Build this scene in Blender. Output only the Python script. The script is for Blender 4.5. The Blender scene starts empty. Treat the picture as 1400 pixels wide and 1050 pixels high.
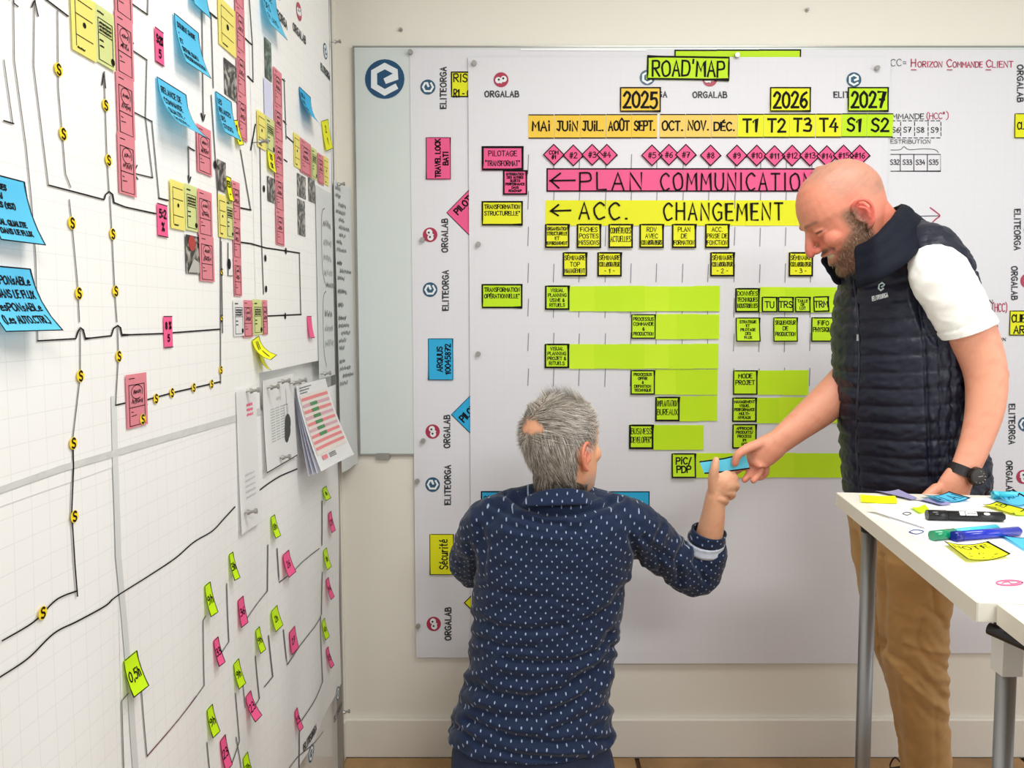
import bpy, bmesh, math, random
from mathutils import Vector, Matrix, noise
from mathutils.bvhtree import BVHTree
rnd = random.Random(7)
C = bpy.context.scene.collection
# ---------------------------------------------------------------- camera, world, lights, exposure
FP, DC, HC = 1050.0, 2.42, 1.436          # focal length in pixels (1400 wide), distance to the back wall, eye height
PIT = math.atan(70 / FP)
CP, SP = math.cos(PIT), math.sin(PIT)
CAM = Vector((0, -DC, HC))
cd = bpy.data.cameras.new('camera'); cam = bpy.data.objects.new('camera', cd); C.objects.link(cam)
cam.location = CAM; cam.rotation_euler = (math.pi / 2 - PIT, 0, 0)
cd.sensor_fit = 'HORIZONTAL'; cd.sensor_width = 36; cd.lens = 36 * FP / 1400
cd.shift_x = -34 / 1400; cd.shift_y = -25 / 1400; cd.clip_start = .05
bpy.context.scene.camera = cam
sc = bpy.context.scene
sc.view_settings.view_transform = 'Standard'; sc.view_settings.look = 'None'
sc.view_settings.gamma = 1; sc.view_settings.use_curve_mapping = False
sc.view_settings.exposure = -0.10
w = bpy.data.worlds.new('world'); sc.world = w; w.use_nodes = True
w.node_tree.nodes['Background'].inputs[0].default_value = (.93, .95, 1, 1)
w.node_tree.nodes['Background'].inputs[1].default_value = 0.8
def area(name, loc, target, sx, sy, power, col=(1, 1, 1)):
    l = bpy.data.lights.new(name, 'AREA'); l.shape = 'RECTANGLE'; l.size = sx; l.size_y = sy
    l.energy = power; l.color = col
    o = bpy.data.objects.new(name, l); C.objects.link(o); o.location = loc
    o.rotation_euler = (Vector(target) - Vector(loc)).to_track_quat('-Z', 'Y').to_euler()
    return o
area('ceiling_panel_light', (.65, -1.35, 2.66), (.65, -1.35, 0), 1.2, .6, 27, (1, .99, .96))
area('ceiling_panel_light', (.9, -3.3, 2.66), (.9, -3.3, 0), 1.2, .6, 52, (1, .99, .965))
area('window_light', (3.4, -2.6, 1.7), (-.6, -1.0, 1.0), 2.2, 1.5, 24, (.93, .96, 1))

# ---------------------------------------------------------------- pixel -> place on a real surface
def ray(px, py):
    a = (px - 734) / FP; b = (500 - py) / FP
    return Vector((a, CP + b * SP, -SP + b * CP))
def P(px, py, d):
    r = ray(px, py); return CAM + r * (d / r.y)
def onback(px, py, y=0.0):
    r = ray(px, py); return CAM + r * ((y + DC) / r.y)
XL = -0.6
def onleft(px, py, x=XL):
    r = ray(px, py); return CAM + r * (x / r.x)
def onz(px, py, z):
    r = ray(px, py); return CAM + r * ((z - HC) / r.z)

# ---------------------------------------------------------------- materials
def lin(c):
    return tuple(((x / 255) / 12.92 if x / 255 <= .04045 else ((x / 255 + .055) / 1.055) ** 2.4) for x in c) + (1,)
MATS = {}
def mat(name, rgb, rough=.6, metal=0, bump=0, bscale=60, var=0, vscale=8, transl=0, coat=0, spec=.5, attr=None, sss=0, sheen=0):
    if name in MATS: return MATS[name]
    m = bpy.data.materials.new(name); m.use_nodes = True; nt = m.node_tree; n = nt.nodes; L = nt.links
    b = n['Principled BSDF']; c = lin(rgb)
    b.inputs['Base Color'].default_value = c; b.inputs['Roughness'].default_value = rough
    b.inputs['Metallic'].default_value = metal; b.inputs['Specular IOR Level'].default_value = spec
    b.inputs['Coat Weight'].default_value = coat
    b.inputs['Sheen Weight'].default_value = sheen
    if sss:
        b.inputs['Subsurface Weight'].default_value = sss; b.inputs['Subsurface Radius'].default_value = (1, .35, .2)
        b.inputs['Subsurface Scale'].default_value = .012
    tc = n.new('ShaderNodeTexCoord'); src = None
    if attr:
        a = n.new('ShaderNodeAttribute'); a.attribute_name = attr; src = a.outputs['Color']
        L.new(src, b.inputs['Base Color'])
    if var:
        nz = n.new('ShaderNodeTexNoise'); nz.inputs['Scale'].default_value = vscale; nz.inputs['Detail'].default_value = 5
        L.new(tc.outputs['Object'], nz.inputs['Vector'])
        mx = n.new('ShaderNodeMix'); mx.data_type = 'RGBA'; mx.blend_type = 'MULTIPLY'; mx.inputs[0].default_value = 1
        rp = n.new('ShaderNodeMapRange'); rp.inputs[1].default_value = .3; rp.inputs[2].default_value = .7
        rp.inputs[3].default_value = 1 - var; rp.inputs[4].default_value = 1 + var
        L.new(nz.outputs[0], rp.inputs[0])
        if src: L.new(src, mx.inputs[6])
        else: mx.inputs[6].default_value = c
        cb = n.new('ShaderNodeCombineColor')
        for i in range(3): L.new(rp.outputs[0], cb.inputs[i])
        L.new(cb.outputs[0], mx.inputs[7]); src = mx.outputs[2]; L.new(src, b.inputs['Base Color'])
    if bump:
        nz = n.new('ShaderNodeTexNoise'); nz.inputs['Scale'].default_value = bscale; nz.inputs['Detail'].default_value = 6
        L.new(tc.outputs['Object'], nz.inputs['Vector'])
        bp = n.new('ShaderNodeBump'); bp.inputs['Strength'].default_value = bump; bp.inputs['Distance'].default_value = .004
        L.new(nz.outputs[0], bp.inputs['Height']); L.new(bp.outputs[0], b.inputs['Normal'])
    if transl:
        t = n.new('ShaderNodeBsdfTranslucent'); t.inputs[0].default_value = c
        if src: L.new(src, t.inputs[0])
        ms = n.new('ShaderNodeMixShader'); ms.inputs[0].default_value = transl
        L.new(b.outputs[0], ms.inputs[1]); L.new(t.outputs[0], ms.inputs[2])
        L.new(ms.outputs[0], n['Material Output'].inputs[0])
    MATS[name] = m; return m
def paper_grid(name, rgb, axis, cell=.03, line=.035, dark=.90, var=.02, bump=.12, bscale=7):
    """white plotter paper with a faint printed square grid"""
    m = mat(name, rgb, .55, bump=bump, bscale=bscale)
    nt = m.node_tree; n = nt.nodes; L = nt.links; b = n['Principled BSDF']
    tc = n.new('ShaderNodeTexCoord'); sx = n.new('ShaderNodeSeparateXYZ'); L.new(tc.outputs['Object'], sx.inputs[0])
    outs = []
    for ax in (axis, 2):
        d = n.new('ShaderNodeMath'); d.operation = 'DIVIDE'; d.inputs[1].default_value = cell; L.new(sx.outputs[ax], d.inputs[0])
        f = n.new('ShaderNodeMath'); f.operation = 'FRACT'; L.new(d.outputs[0], f.inputs[0])
        g = n.new('ShaderNodeMath'); g.operation = 'LESS_THAN'; g.inputs[1].default_value = line; L.new(f.outputs[0], g.inputs[0])
        outs.append(g)
    mx = n.new('ShaderNodeMath'); mx.operation = 'MAXIMUM'; L.new(outs[0].outputs[0], mx.inputs[0]); L.new(outs[1].outputs[0], mx.inputs[1])
    mi = n.new('ShaderNodeMix'); mi.data_type = 'RGBA'; c = lin(rgb); mi.inputs[6].default_value = c
    mi.inputs[7].default_value = (c[0] * dark, c[1] * dark, c[2] * dark, 1)
    L.new(mx.outputs[0], mi.inputs[0]); L.new(mi.outputs[2], b.inputs['Base Color'])
    return m
def photo_mat(name, c1, c2):
    m = mat(name, c1, .35); nt = m.node_tree; n = nt.nodes; L = nt.links; b = n['Principled BSDF']
    tc = n.new('ShaderNodeTexCoord'); z = n.new('ShaderNodeTexNoise'); z.inputs['Scale'].default_value = 38; z.inputs['Detail'].default_value = 3; z.inputs['Distortion'].default_value = 1.5
    L.new(tc.outputs['Object'], z.inputs['Vector']); r = n.new('ShaderNodeMapRange'); r.inputs[1].default_value = .46; r.inputs[2].default_value = .62; L.new(z.outputs[0], r.inputs[0])
    x = n.new('ShaderNodeMix'); x.data_type = 'RGBA'; x.inputs[6].default_value = lin(c1); x.inputs[7].default_value = lin(c2); L.new(r.outputs[0], x.inputs[0]); L.new(x.outputs[2], b.inputs['Base Color']); return m
M_wall = mat('painted wall', (238, 234, 222), .6, bump=.05, bscale=300)
M_ceil = mat('ceiling paint', (240, 240, 236), .8)
M_base = mat('baseboard paint', (236, 232, 222), .4)
M_board = mat('whiteboard enamel', (214, 223, 220), .22)
M_lboard = mat('glossy white panel', (232, 232, 228), .12)
M_alu = mat('aluminium', (168, 168, 164), .35, metal=.7)
M_seam = mat('panel joint', (110, 108, 100), .6)
M_sheet = paper_grid('sheet paper', (226, 226, 231), 0, .03, .04, .965)
M_lsheet = paper_grid('wall chart paper', (240, 240, 238), 1, .032, .03, .88, bump=.3, bscale=5)
M_white = mat('white print paper', (240, 240, 240), .6, transl=.2)
M_glum = mat('handwritten sheet', (222, 226, 224), .6, transl=.15)
INK = mat('black marker ink', (14, 8, 14), .6, spec=.15)
INKG = mat('grey pencil ink', (100, 98, 98), .6)
INKT = mat('tick line ink', (128, 126, 134), .6)
INKR = mat('crimson marker ink', (176, 40, 78), .5)
INKB = mat('blue marker ink', (40, 70, 150), .5)
INKM = mat('maroon line ink', (120, 60, 70), .5)
M_blueE = mat('emblem blue', (2, 72, 112), .4)
M_blueS = mat('emblem slate blue', (38, 84, 112), .4)
M_crim = mat('logo crimson', (172, 40, 74), .4)
M_logow = mat('logo white', (232, 238, 240), .4)
M_logok = mat('logo text grey', (52, 54, 58), .5)
T = .14
N_green = mat('lime note paper', (205, 247, 8), .6, transl=T)
N_lime2 = mat('lime note paper light', (213, 251, 26), .6, transl=T)
N_yel = mat('neon yellow note paper', (244, 246, 10), .6, transl=T)
N_pink = mat('pink note paper', (250, 96, 152), .6, transl=T)
N_rose = mat('dusty pink card paper', (228, 138, 150), .6, transl=T)
N_oran = mat('orange yellow note paper', (254, 212, 66), .6, transl=T)
N_peach = mat('pale orange note paper', (253, 216, 104), .6, transl=T)
N_blue = mat('sky blue note paper', (104, 214, 252), .6, transl=.38)
N_blue2 = mat('cyan blue note paper', (44, 184, 236), .6, transl=T)
N_cream = mat('pale yellow card paper', (242, 230, 122), .6, transl=T)
N_sage = mat('pale green card paper', (216, 224, 150), .6, transl=T)
M_photo = photo_mat('dark photo print', (30, 30, 30), (176, 172, 164))
M_photog = photo_mat('green photo print', (40, 62, 50), (130, 150, 136))
M_lav = mat('lavender print', (206, 208, 232), .5)

# ---------------------------------------------------------------- mesh helpers
ORG = {}
def mk(name, verts, faces, m, parent=None, label=None, cat=None, group=None, kind=None, smooth=False, mats=None, fm=None, origin=None):
    me = bpy.data.meshes.new(name)
    if parent is not None: o0 = ORG[parent.name]
    elif origin is not None: o0 = Vector(origin)
    else:
        xs = [v[0] for v in verts]; ys = [v[1] for v in verts]; zs = [v[2] for v in verts]
        o0 = Vector(((min(xs) + max(xs)) / 2, (min(ys) + max(ys)) / 2, min(zs)))
    me.from_pydata([(v[0] - o0[0], v[1] - o0[1], v[2] - o0[2]) for v in verts], [], faces)
    for mm in (mats or [m]): me.materials.append(mm)
    if fm: me.polygons.foreach_set('material_index', fm)
    if smooth: me.polygons.foreach_set('use_smooth', [True] * len(me.polygons))
    me.update()
    o = bpy.data.objects.new(name, me); C.objects.link(o)
    if parent is not None: o.parent = parent
    else: o.location = o0
    ORG[o.name] = o0
    for k, v in (('label', label), ('category', cat), ('group', group), ('kind', kind)):
        if v: o[k] = v
    return o
def empty(name, loc, label, cat, group=None):
    o = bpy.data.objects.new(name, None); o.empty_display_size = .05; C.objects.link(o); o.location = loc; ORG[o.name] = Vector(loc)
    o['label'] = label; o['category'] = cat
    if group: o['group'] = group
    return o
class MB:
    def __init__(s): s.v = []; s.f = []; s.m = []
    def add(s, v, f, mi=0):
        k = len(s.v); s.v += [tuple(x) for x in v]; s.f += [tuple(i + k for i in q) for q in f]; s.m += [mi] * len(f)
    def box(s, a, b, mi=0):
        x0, y0, z0 = [min(a[i], b[i]) for i in range(3)]; x1, y1, z1 = [max(a[i], b[i]) for i in range(3)]
        s.add([(x0, y0, z0), (x1, y0, z0), (x1, y1, z0), (x0, y1, z0), (x0, y0, z1), (x1, y0, z1), (x1, y1, z1), (x0, y1, z1)],
              [(0, 3, 2, 1), (4, 5, 6, 7), (0, 1, 5, 4), (1, 2, 6, 5), (2, 3, 7, 6), (3, 0, 4, 7)], mi)
    def cyl(s, a, b, r, r2=None, n=14, mi=0, flat=1):
        a = Vector(a); b = Vector(b); r2 = r if r2 is None else r2
        d = (b - a).normalized(); u = d.orthogonal().normalized(); v = d.cross(u)
        vs = []
        for p, q in ((a, r), (b, r2)):
            for i in range(n):
                t = 2 * math.pi * i / n; vs.append(p + (u * math.cos(t) + v * math.sin(t) * flat) * q)
        s.add(vs, [(i, (i + 1) % n, n + (i + 1) % n, n + i) for i in range(n)] + [tuple(range(n - 1, -1, -1)), tuple(range(n, 2 * n))], mi)
    def build(s, name, m, parent=None, **k):
        return mk(name, s.v, s.f, m, parent, fm=s.m if isinstance(m, list) else None, mats=m if isinstance(m, list) else None, **k)
def bevel(o, w=.002, seg=2):
    b = o.modifiers.new('bevel', 'BEVEL'); b.width = w; b.segments = seg; b.limit_method = 'ANGLE'; return o

# ---------------------------------------------------------------- marker stroke alphabet (units of 10 per letter height, ~ = curved stroke)
G = {
'A': (6, '0,0 3,10 6,0|1.2,3.6 4.8,3.6'), 'B': (6, '0,0 0,10|~0,10 4.5,9.6 4.6,5.8 0,5.3|~0,5.3 5.4,5 5.6,.6 0,0'),
'C': (6, '~6,8.6 3.4,10.2 .2,7.6 0,4 2.4,0 6,1.2'), 'D': (6.4, '0,0 0,10|~0,10 5,9.4 6.6,5 4.8,.8 0,0'), 'E': (5, '5,10 0,10 0,0 5,0|0,5.2 4.2,5.2'),
'F': (5, '5,10 0,10 0,0|0,5.2 4,5.2'), 'G': (6.4, '~6,8.8 3.4,10.2 .2,7.6 0,3.6 3,-.2 6.2,1.4|6.2,1.2 6.2,4.8 3.8,4.8'), 'H': (6, '0,0 0,10|6,0 6,10|0,5.2 6,5.2'),
'I': (1.6, '.8,0 .8,10'), 'J': (4.6, '1,10 5,10|~3.4,10 3.4,3 2.4,0 0,1.4'), 'K': (6, '0,0 0,10|5.6,10 0,4.6|1.4,5.8 6,0'), 'L': (4.8, '0,10 0,0 4.8,0'),
'M': (7.4, '0,0 .6,10 3.7,3.6 6.8,10 7.4,0'), 'N': (6, '0,0 0,10 6,0 6,10'), 'O': (6.8, '~3.4,10 .4,8 0,4.6 1.2,.8 3.6,0 6.2,1.6 6.8,5.4 5.6,9 3.4,10'),
'P': (5.6, '0,0 0,10|~0,10 5,9.8 5.4,5.6 0,4.8'), 'Q': (6.8, '~3.4,10 .4,8 0,4.6 1.2,.8 3.6,0 6.2,1.6 6.8,5.4 5.6,9 3.4,10|4,2.8 7,-1'),
'R': (6, '0,0 0,10|~0,10 5,9.8 5.2,5.8 0,5|2,5 6,0'), 'S': (5.6, '~5.4,8.8 3,10.2 .4,8.4 1.4,5.8 4.4,4.6 5.4,2.2 3.2,-.1 0,1.2'), 'T': (6, '0,10 6,10|3,10 3,0'),
'U': (6, '~0,10 0,3.2 1.6,.2 4.4,.2 6,3.2 6,10'), 'V': (6, '0,10 3,0 6,10'), 'W': (8, '0,10 2,0 4,7 6,0 8,10'), 'X': (6, '0,0 6,10|0,10 6,0'), 'Y': (6, '0,10 3,5 6,10|3,5 3,0'), 'Z': (6, '0,10 6,10 0,0 6,0'),
'0': (5.6, '~2.8,10 .2,7.6 .2,2.4 2.8,0 5.4,2.4 5.4,7.6 2.8,10'), '1': (3.4, '0,7.4 2.4,10 2.4,0'), '2': (5.6, '~.2,7.8 2.4,10.2 5.2,8.2 3.6,4.4 0,0|0,0 5.8,0'),
'3': (5.4, '~.4,9.4 3.4,10.2 4.8,7.6 1.8,5.4|~1.8,5.4 5.6,4.6 4.6,.4 0,.6'), '4': (5.8, '3.6,10 0,3.4 5.8,3.4|4.4,6.4 4.2,0'), '5': (5.4, '5.2,10 1,10 .6,5.8|~.6,5.8 4.4,6.2 5.4,2.4 2.8,-.2 0,.8'),
'6': (5.4, '~4.8,9.8 1.2,7.2 .2,2.6 2.8,-.1 5.4,2.8 3.4,5.4 .5,3.6'), '7': (5.6, '0,10 5.6,10 2,0|1.4,5 5,5'), '8': (5.4, '~2.7,5.4 .5,7.6 2.7,10 4.9,7.6 2.7,5.4 .1,2.6 2.7,0 5.3,2.6 2.7,5.4'),
'9': (5.4, '~5,7.4 2.6,10 .2,7.4 2.6,5 5,7.4 4.8,2.6 2,0'), '#': (6, '1.6,0 2.6,10|4,0 5,10|0,3.4 6,3.4|.4,6.8 6.4,6.8'), '.': (1.6, '.5,.2 1.1,.2'), ',': (1.6, '1.1,.6 .4,-1.6'),
':': (2, '1,2 1,2.8|1,6.4 1,7.2'), '/': (4, '0,-1 4,10.6'), '-': (4, '.6,4.8 3.4,4.8'), '=': (4.6, '.4,3.4 4.2,3.4|.4,6.2 4.2,6.2'), '"': (3, '.6,10.6 .6,8.2|2.2,10.6 2.2,8.2'), "'": (1.6, '.8,10.8 .6,8.6'),
'(': (3, '~3,11.4 .8,8.4 .6,2 3,-1.4'), ')': (3, '~0,11.4 2.2,8.4 2.4,2 0,-1.4'), '*': (3, '.4,10 2.6,7.6|2.6,10 .4,7.6|1.5,10.6 1.5,7.2'), '&': (6, '~6,0 1.4,7 3,10 4.4,7.6 .4,3 2.6,-.2 6,4.4'), '%': (6, '0,0 6,10|~1.2,10 .2,8.6 1.2,7.2 2.2,8.6 1.2,10|~4.8,2.8 3.8,1.4 4.8,0 5.8,1.4 4.8,2.8'),
'i': (1.6, '.8,0 .8,6.6|.8,9.4 .8,10.2'), 'e': (4.6, '~.4,3.6 4.4,4.2 3,6.8 .4,4.6 1,.6 4.6,.8'), 'c': (4.4, '~4.2,5.6 1.6,6.8 .2,3.4 1.6,.1 4.4,1'), 'u': (4.6, '~.2,6.6 .4,1 2.6,.2 4.4,3|4.4,6.6 4.6,0'), 'r': (3.6, '.4,6.6 .6,0|~.6,4 1.8,6.4 3.6,6.2'),
't': (3.6, '1.6,9.6 1.6,.6 3,.2|0,6.6 3.4,6.6'), 'x': (4.4, '0,0 4.4,6.6|0,6.6 4.4,0'), 'h': (4.4, '.4,10 .4,0|~.4,4 2.4,6.8 4,4.6 4,0'), 's': (4, '~3.8,6 1.6,6.6 .8,4.4 3.6,2.6 2.2,0 .2,.6'), '>': (4, '0,8 4,5 0,2'), '$': (5, '~4.8,8 2.5,9.6 .4,7.6 2.4,5.2 4.8,3 2.4,.4 .2,2|2.5,11 2.5,-1'),
}
ACC = {'É': ('E', '2,11.2 4,12.8'), 'È': ('E', '2,12.8 4,11.2'), 'Û': ('U', '1.2,11.4 3,13 4.8,11.4'), 'Ï': ('I', '0,11.6 0,12.2|1.6,11.6 1.6,12.2'), 'é': ('e', '1.8,8.2 3.4,10'), '~': ('-', ''), 'Ô': ('O', '1.4,11.4 3.2,13 5,11.4')}
def smoothp(p, k=4):
    out = []
    for i in range(len(p) - 1):
        a = p[max(i - 1, 0)]; b = p[i]; c = p[i + 1]; d = p[min(i + 2, len(p) - 1)]
        for j in range(k):
            t = j / k
            out.append(tuple(.5 * ((2 * b[q]) + (-a[q] + c[q]) * t + (2 * a[q] - 5 * b[q] + 4 * c[q] - d[q]) * t * t + (-a[q] + 3 * b[q] - 3 * c[q] + d[q]) * t ** 3) for q in range(len(b))))
    out.append(tuple(p[-1])); return out
def glyph(ch):
    ex = ''
    if ch in ACC: ch, ex = ACC[ch]
    if ch not in G:
        ch = ch.upper() if ch.upper() in G else '-'
    w_, s = G[ch]; st = []
    for part in (s + ('|' + ex if ex else '')).split('|'):
        if not part: continue
        cur = part[0] == '~'; pts = [tuple(float(q) for q in t.split(',')) for t in part.lstrip('~').split()]
        st.append(smoothp(pts, 4) if cur else pts)
    return w_, st
def text(s, x, y, h, width=None, track=2.2, jit=.25, slant=0, maxw=None):
    """polylines (x right, y down) of a text whose baseline starts at x,y"""
    gl = []; cx = 0
    for ch in s:
        if ch == ' ': cx += 4.4; continue
        w_, st = glyph(ch); gl.append((cx, w_, st)); cx += w_ + track
    tot = max(cx - track, .1); k = h / 10; kx = k
    if width: kx = width / tot
    elif maxw and tot * k > maxw: kx = maxw / tot
    out = []
    for gx, w_, st in gl:
        jy = rnd.uniform(-jit, jit)
        for q in st:
            out.append(([(x + (gx + p[0] + slant * p[1] + rnd.uniform(-jit, jit) * .5) * kx, y - (p[1] + jy) * k) for p in q], x + (gx + w_ / 2) * kx))
    return out, tot * kx
def ribbon(mb, polys, wd, f, mi=0, ext=.45):
    """flat marker strokes: each polyline becomes a strip; f maps (u, v) to a point on the surface"""
    for p in polys:
        n = len(p); L = []; R = []
        for i in range(n):
            a = p[max(i - 1, 0)]; b = p[min(i + 1, n - 1)]
            dx, dy = b[0] - a[0], b[1] - a[1]; l = math.hypot(dx, dy) or 1; dx /= l; dy /= l
            k = 1.0
            if 0 < i < n - 1:
                ax, ay = p[i][0] - a[0], p[i][1] - a[1]; la = math.hypot(ax, ay) or 1
                k = 1 / max(.55, abs((ax * dx + ay * dy) / la))
            e = 0
            if i == 0: e = -wd * ext
            if i == n - 1: e = wd * ext
            x, y = p[i][0] + dx * e, p[i][1] + dy * e
            L.append((x - dy * wd / 2 * k, y + dx * wd / 2 * k)); R.append((x + dy * wd / 2 * k, y - dx * wd / 2 * k))
        vs = [f(*q) for q in L] + [f(*q) for q in R]
        mb.add(vs, [(i, n + i, n + i + 1, i + 1) for i in range(n - 1)], mi)
def disc(mb, cx, cy, r, f, n=24, mi=0):
    mb.add([f(cx + r * math.cos(2 * math.pi * i / n), cy - r * math.sin(2 * math.pi * i / n)) for i in range(n)], [tuple(range(n))], mi)
def scribble(x, y, w_, h, n=None):
    n = n or max(3, int(w_ / h * 2.2)); p = []
    for i in range(n * 2):
        p.append((x + w_ * i / (2 * n - 1) + rnd.uniform(-.1, .1) * h, y - (h * rnd.uniform(.6, 1) if i % 2 else h * rnd.uniform(0, .3))))
    out = []; i = 0
    while i < len(p) - 1:
        k = rnd.choice((3, 4, 5)); out.append(p[i:i + k]); i += k
    return [q for q in out if len(q) > 1]

# ---------------------------------------------------------------- paper pieces on a wall
class Frame:
    def __init__(s, o, U, V, N): s.o = Vector(o); s.U = Vector(U); s.V = Vector(V); s.N = Vector(N)
def sheet(name, fr, w_, h, m, label, cat, group=None, curl=0, twist=0, lift=.001, nu=1, nv=6, power=2.0, side=0, parent=None, wave=0, thick=0):
    def f(u, v, e=0.0):
        s = min(max(v / h, 0), 1.05); q = min(max(u / w_, 0), 1)
        out = lift + e + curl * s ** power + twist * s * (q - .0) + side * q * q + wave * math.sin(q * 7 + s * 5) * s
        sh = .0 if not curl else .35 * abs(curl) * s ** (power + 1) * min(1, abs(curl) / h * 2)
        return fr.o + fr.U * u + fr.V * (v - sh) + fr.N * out
    vs = []; fs = []
    for j in range(nv + 1):
        for i in range(nu + 1): vs.append(f(w_ * i / nu, h * j / nv))
    for j in range(nv):
        for i in range(nu):
            a = j * (nu + 1) + i; fs.append((a, a + nu + 1, a + nu + 2, a + 1))
    ob = mk(name, vs, fs, m, parent, label, cat, group, smooth=True)
    return ob, f
def frame_border(mb, w_, h, bw, f, mi=0, sides='tblr', seg=4):
    e = bw / 2
    c = {'t': [(0, e), (w_, e)], 'r': [(w_ - e, 0), (w_ - e, h)], 'b': [(w_, h - e), (0, h - e)], 'l': [(e, h), (e, 0)]}
    def ln(a, b): return [(a[0] + (b[0] - a[0]) * i / seg, a[1] + (b[1] - a[1]) * i / seg) for i in range(seg + 1)]
    if len(set(sides)) == 4:      # one closed loop, started in the middle of the top edge
        q = [(w_ / 2, e), (w_ - e, e), (w_ - e, h - e), (e, h - e), (e, e), (w_ / 2, e)]; p = []
        for a, b in zip(q[:-1], q[1:]): p += ln(a, b)[:-1]
        ribbon(mb, [p + [q[-1]]], bw, f, mi, 0)
    else:
        for k in sides: ribbon(mb, [ln(*c[k])], bw, f, mi, 0)
def border_parts(ob, w_, h, bw, f, sides):
    """marker lines along the edges: one closed frame, or one object for each separate line"""
    if len(set(sides)) == 4: mb = MB(); frame_border(mb, w_, h, bw, f); mb.build('ink_border', INK, ob)
    else:
        for k in dict.fromkeys(sides): mb = MB(); frame_border(mb, w_, h, bw, f, sides=k); mb.build('ink_line', INK, ob)
def lettering(parent, f, w_, h, lines, sw, top=.1, bot=.9, maxw=.88, sub=False, ink=None, hk=.72, align='c'):
    mb = MB(); n = len(lines)
    if not n: return
    step = h * (bot - top) / n
    for i, s in enumerate(lines):
        if not s: continue
        hh = step * hk
        _, tw = text(s, 0, 0, hh, maxw=w_ * maxw, jit=0)
        x = (w_ - tw) / 2 if align == 'c' else w_ * (1 - maxw) / 2
        pl, _ = text(s, x, h * top + step * (i + .5) + hh / 2, hh, maxw=w_ * maxw, jit=.3)
        ribbon(mb, [q for q, _ in pl], sw, lambda u, v: f(u, v, .0006))
    mb.build('lettering', ink or INK, parent)
SERIAL = [0]
def bnote(x0, y0, x1, y1, m, label, lines=(), bd=.0055, sides='tblr', curl=.003, lay=0, ang=0, sw=.0022, group=None, rot=0, name='sticky_note', cat='sticky note', base=.0125, **k):
    """a note on the back wall, corners measured in the photograph and placed on the wall plane"""
    SERIAL[0] += 1
    a = onback(x0, y0); b = onback(x1, y0); c = onback(x0, y1)
    w_ = (b - a).length; h = (c - a).length
    U = Vector((1, 0, 0)); V = Vector((0, 0, -1)); N = Vector((0, -1, 0))
    if ang:
        ctr = onback((x0 + x1) / 2, (y0 + y1) / 2); R = Matrix.Rotation(math.radians(ang), 3, 'Y')
        U = R @ U; V = R @ V; a = ctr - U * w_ / 2 - V * h / 2
    ob, f = sheet(name, Frame(a, U, V, N), w_, h, m, label, cat, group, curl=curl * rnd.uniform(.6, 1.3), twist=rnd.uniform(-.0012, .0012), lift=base + .0006 * lay + (SERIAL[0] % 5) * .00012, nv=4)
    if bd:
        border_parts(ob, w_, h, bd, lambda u, v: f(u, v, .0005), sides)
    if lines:
        if rot:   # text runs up the note
            lettering(ob, lambda u, v, e=0: f(v, h - u, e), h, w_, lines, sw, **k)
        else: lettering(ob, f, w_, h, lines, sw, **k)
    return ob, f, w_, h
def lnote(x0, x1, yt, yb, m, label, lines=(), ref=0, bd=.0, curl=0, twist=0, sw=.0016, name='sticky_note', cat='sticky note', card=None, lay=0, power=2.0, group=None, side=0, tilt=0, sides='tblr', **k):
    """a note on the left wall: x0/x1 near and far edges, yt/yb top and bottom measured at edge ref"""
    xr = x1 if ref else x0
    pt = onleft(xr, yt); pb = onleft(xr, yb); z0, z1 = pt.z, pb.z
    ya = onleft(x0, yt).y; yb_ = onleft(x1, yt).y
    w_ = yb_ - ya; h = z0 - z1
    U = Vector((0, 1, 0)); V = Vector((0, 0, -1)); a = Vector((XL, ya, z0))
    if tilt:
        R = Matrix.Rotation(math.radians(tilt), 3, 'X'); ctr = a + U * w_ / 2 + V * h / 2
        U = R @ U; V = R @ V; a = ctr - U * w_ / 2 - V * h / 2
    SERIAL[0] += 1
    ob, f = sheet(name, Frame(a, U, V, Vector((1, 0, 0))), w_, h, m, label, cat, group, curl=curl, twist=twist, side=side,
                  lift=WV((ya + yb_) / 2, z0) + .0022 + .0008 * lay + (SERIAL[0] % 4) * .0001, nv=8, nu=2, power=power)
    g = lambda u, v: f(u, v, .0005)
    if bd:
        border_parts(ob, w_, h, bd, g, sides)
    if lines: lettering(ob, f, w_, h, lines, sw, **k)
    if card: draw_card(ob, f, w_, h, card)
    return ob, f, w_, h
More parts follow.
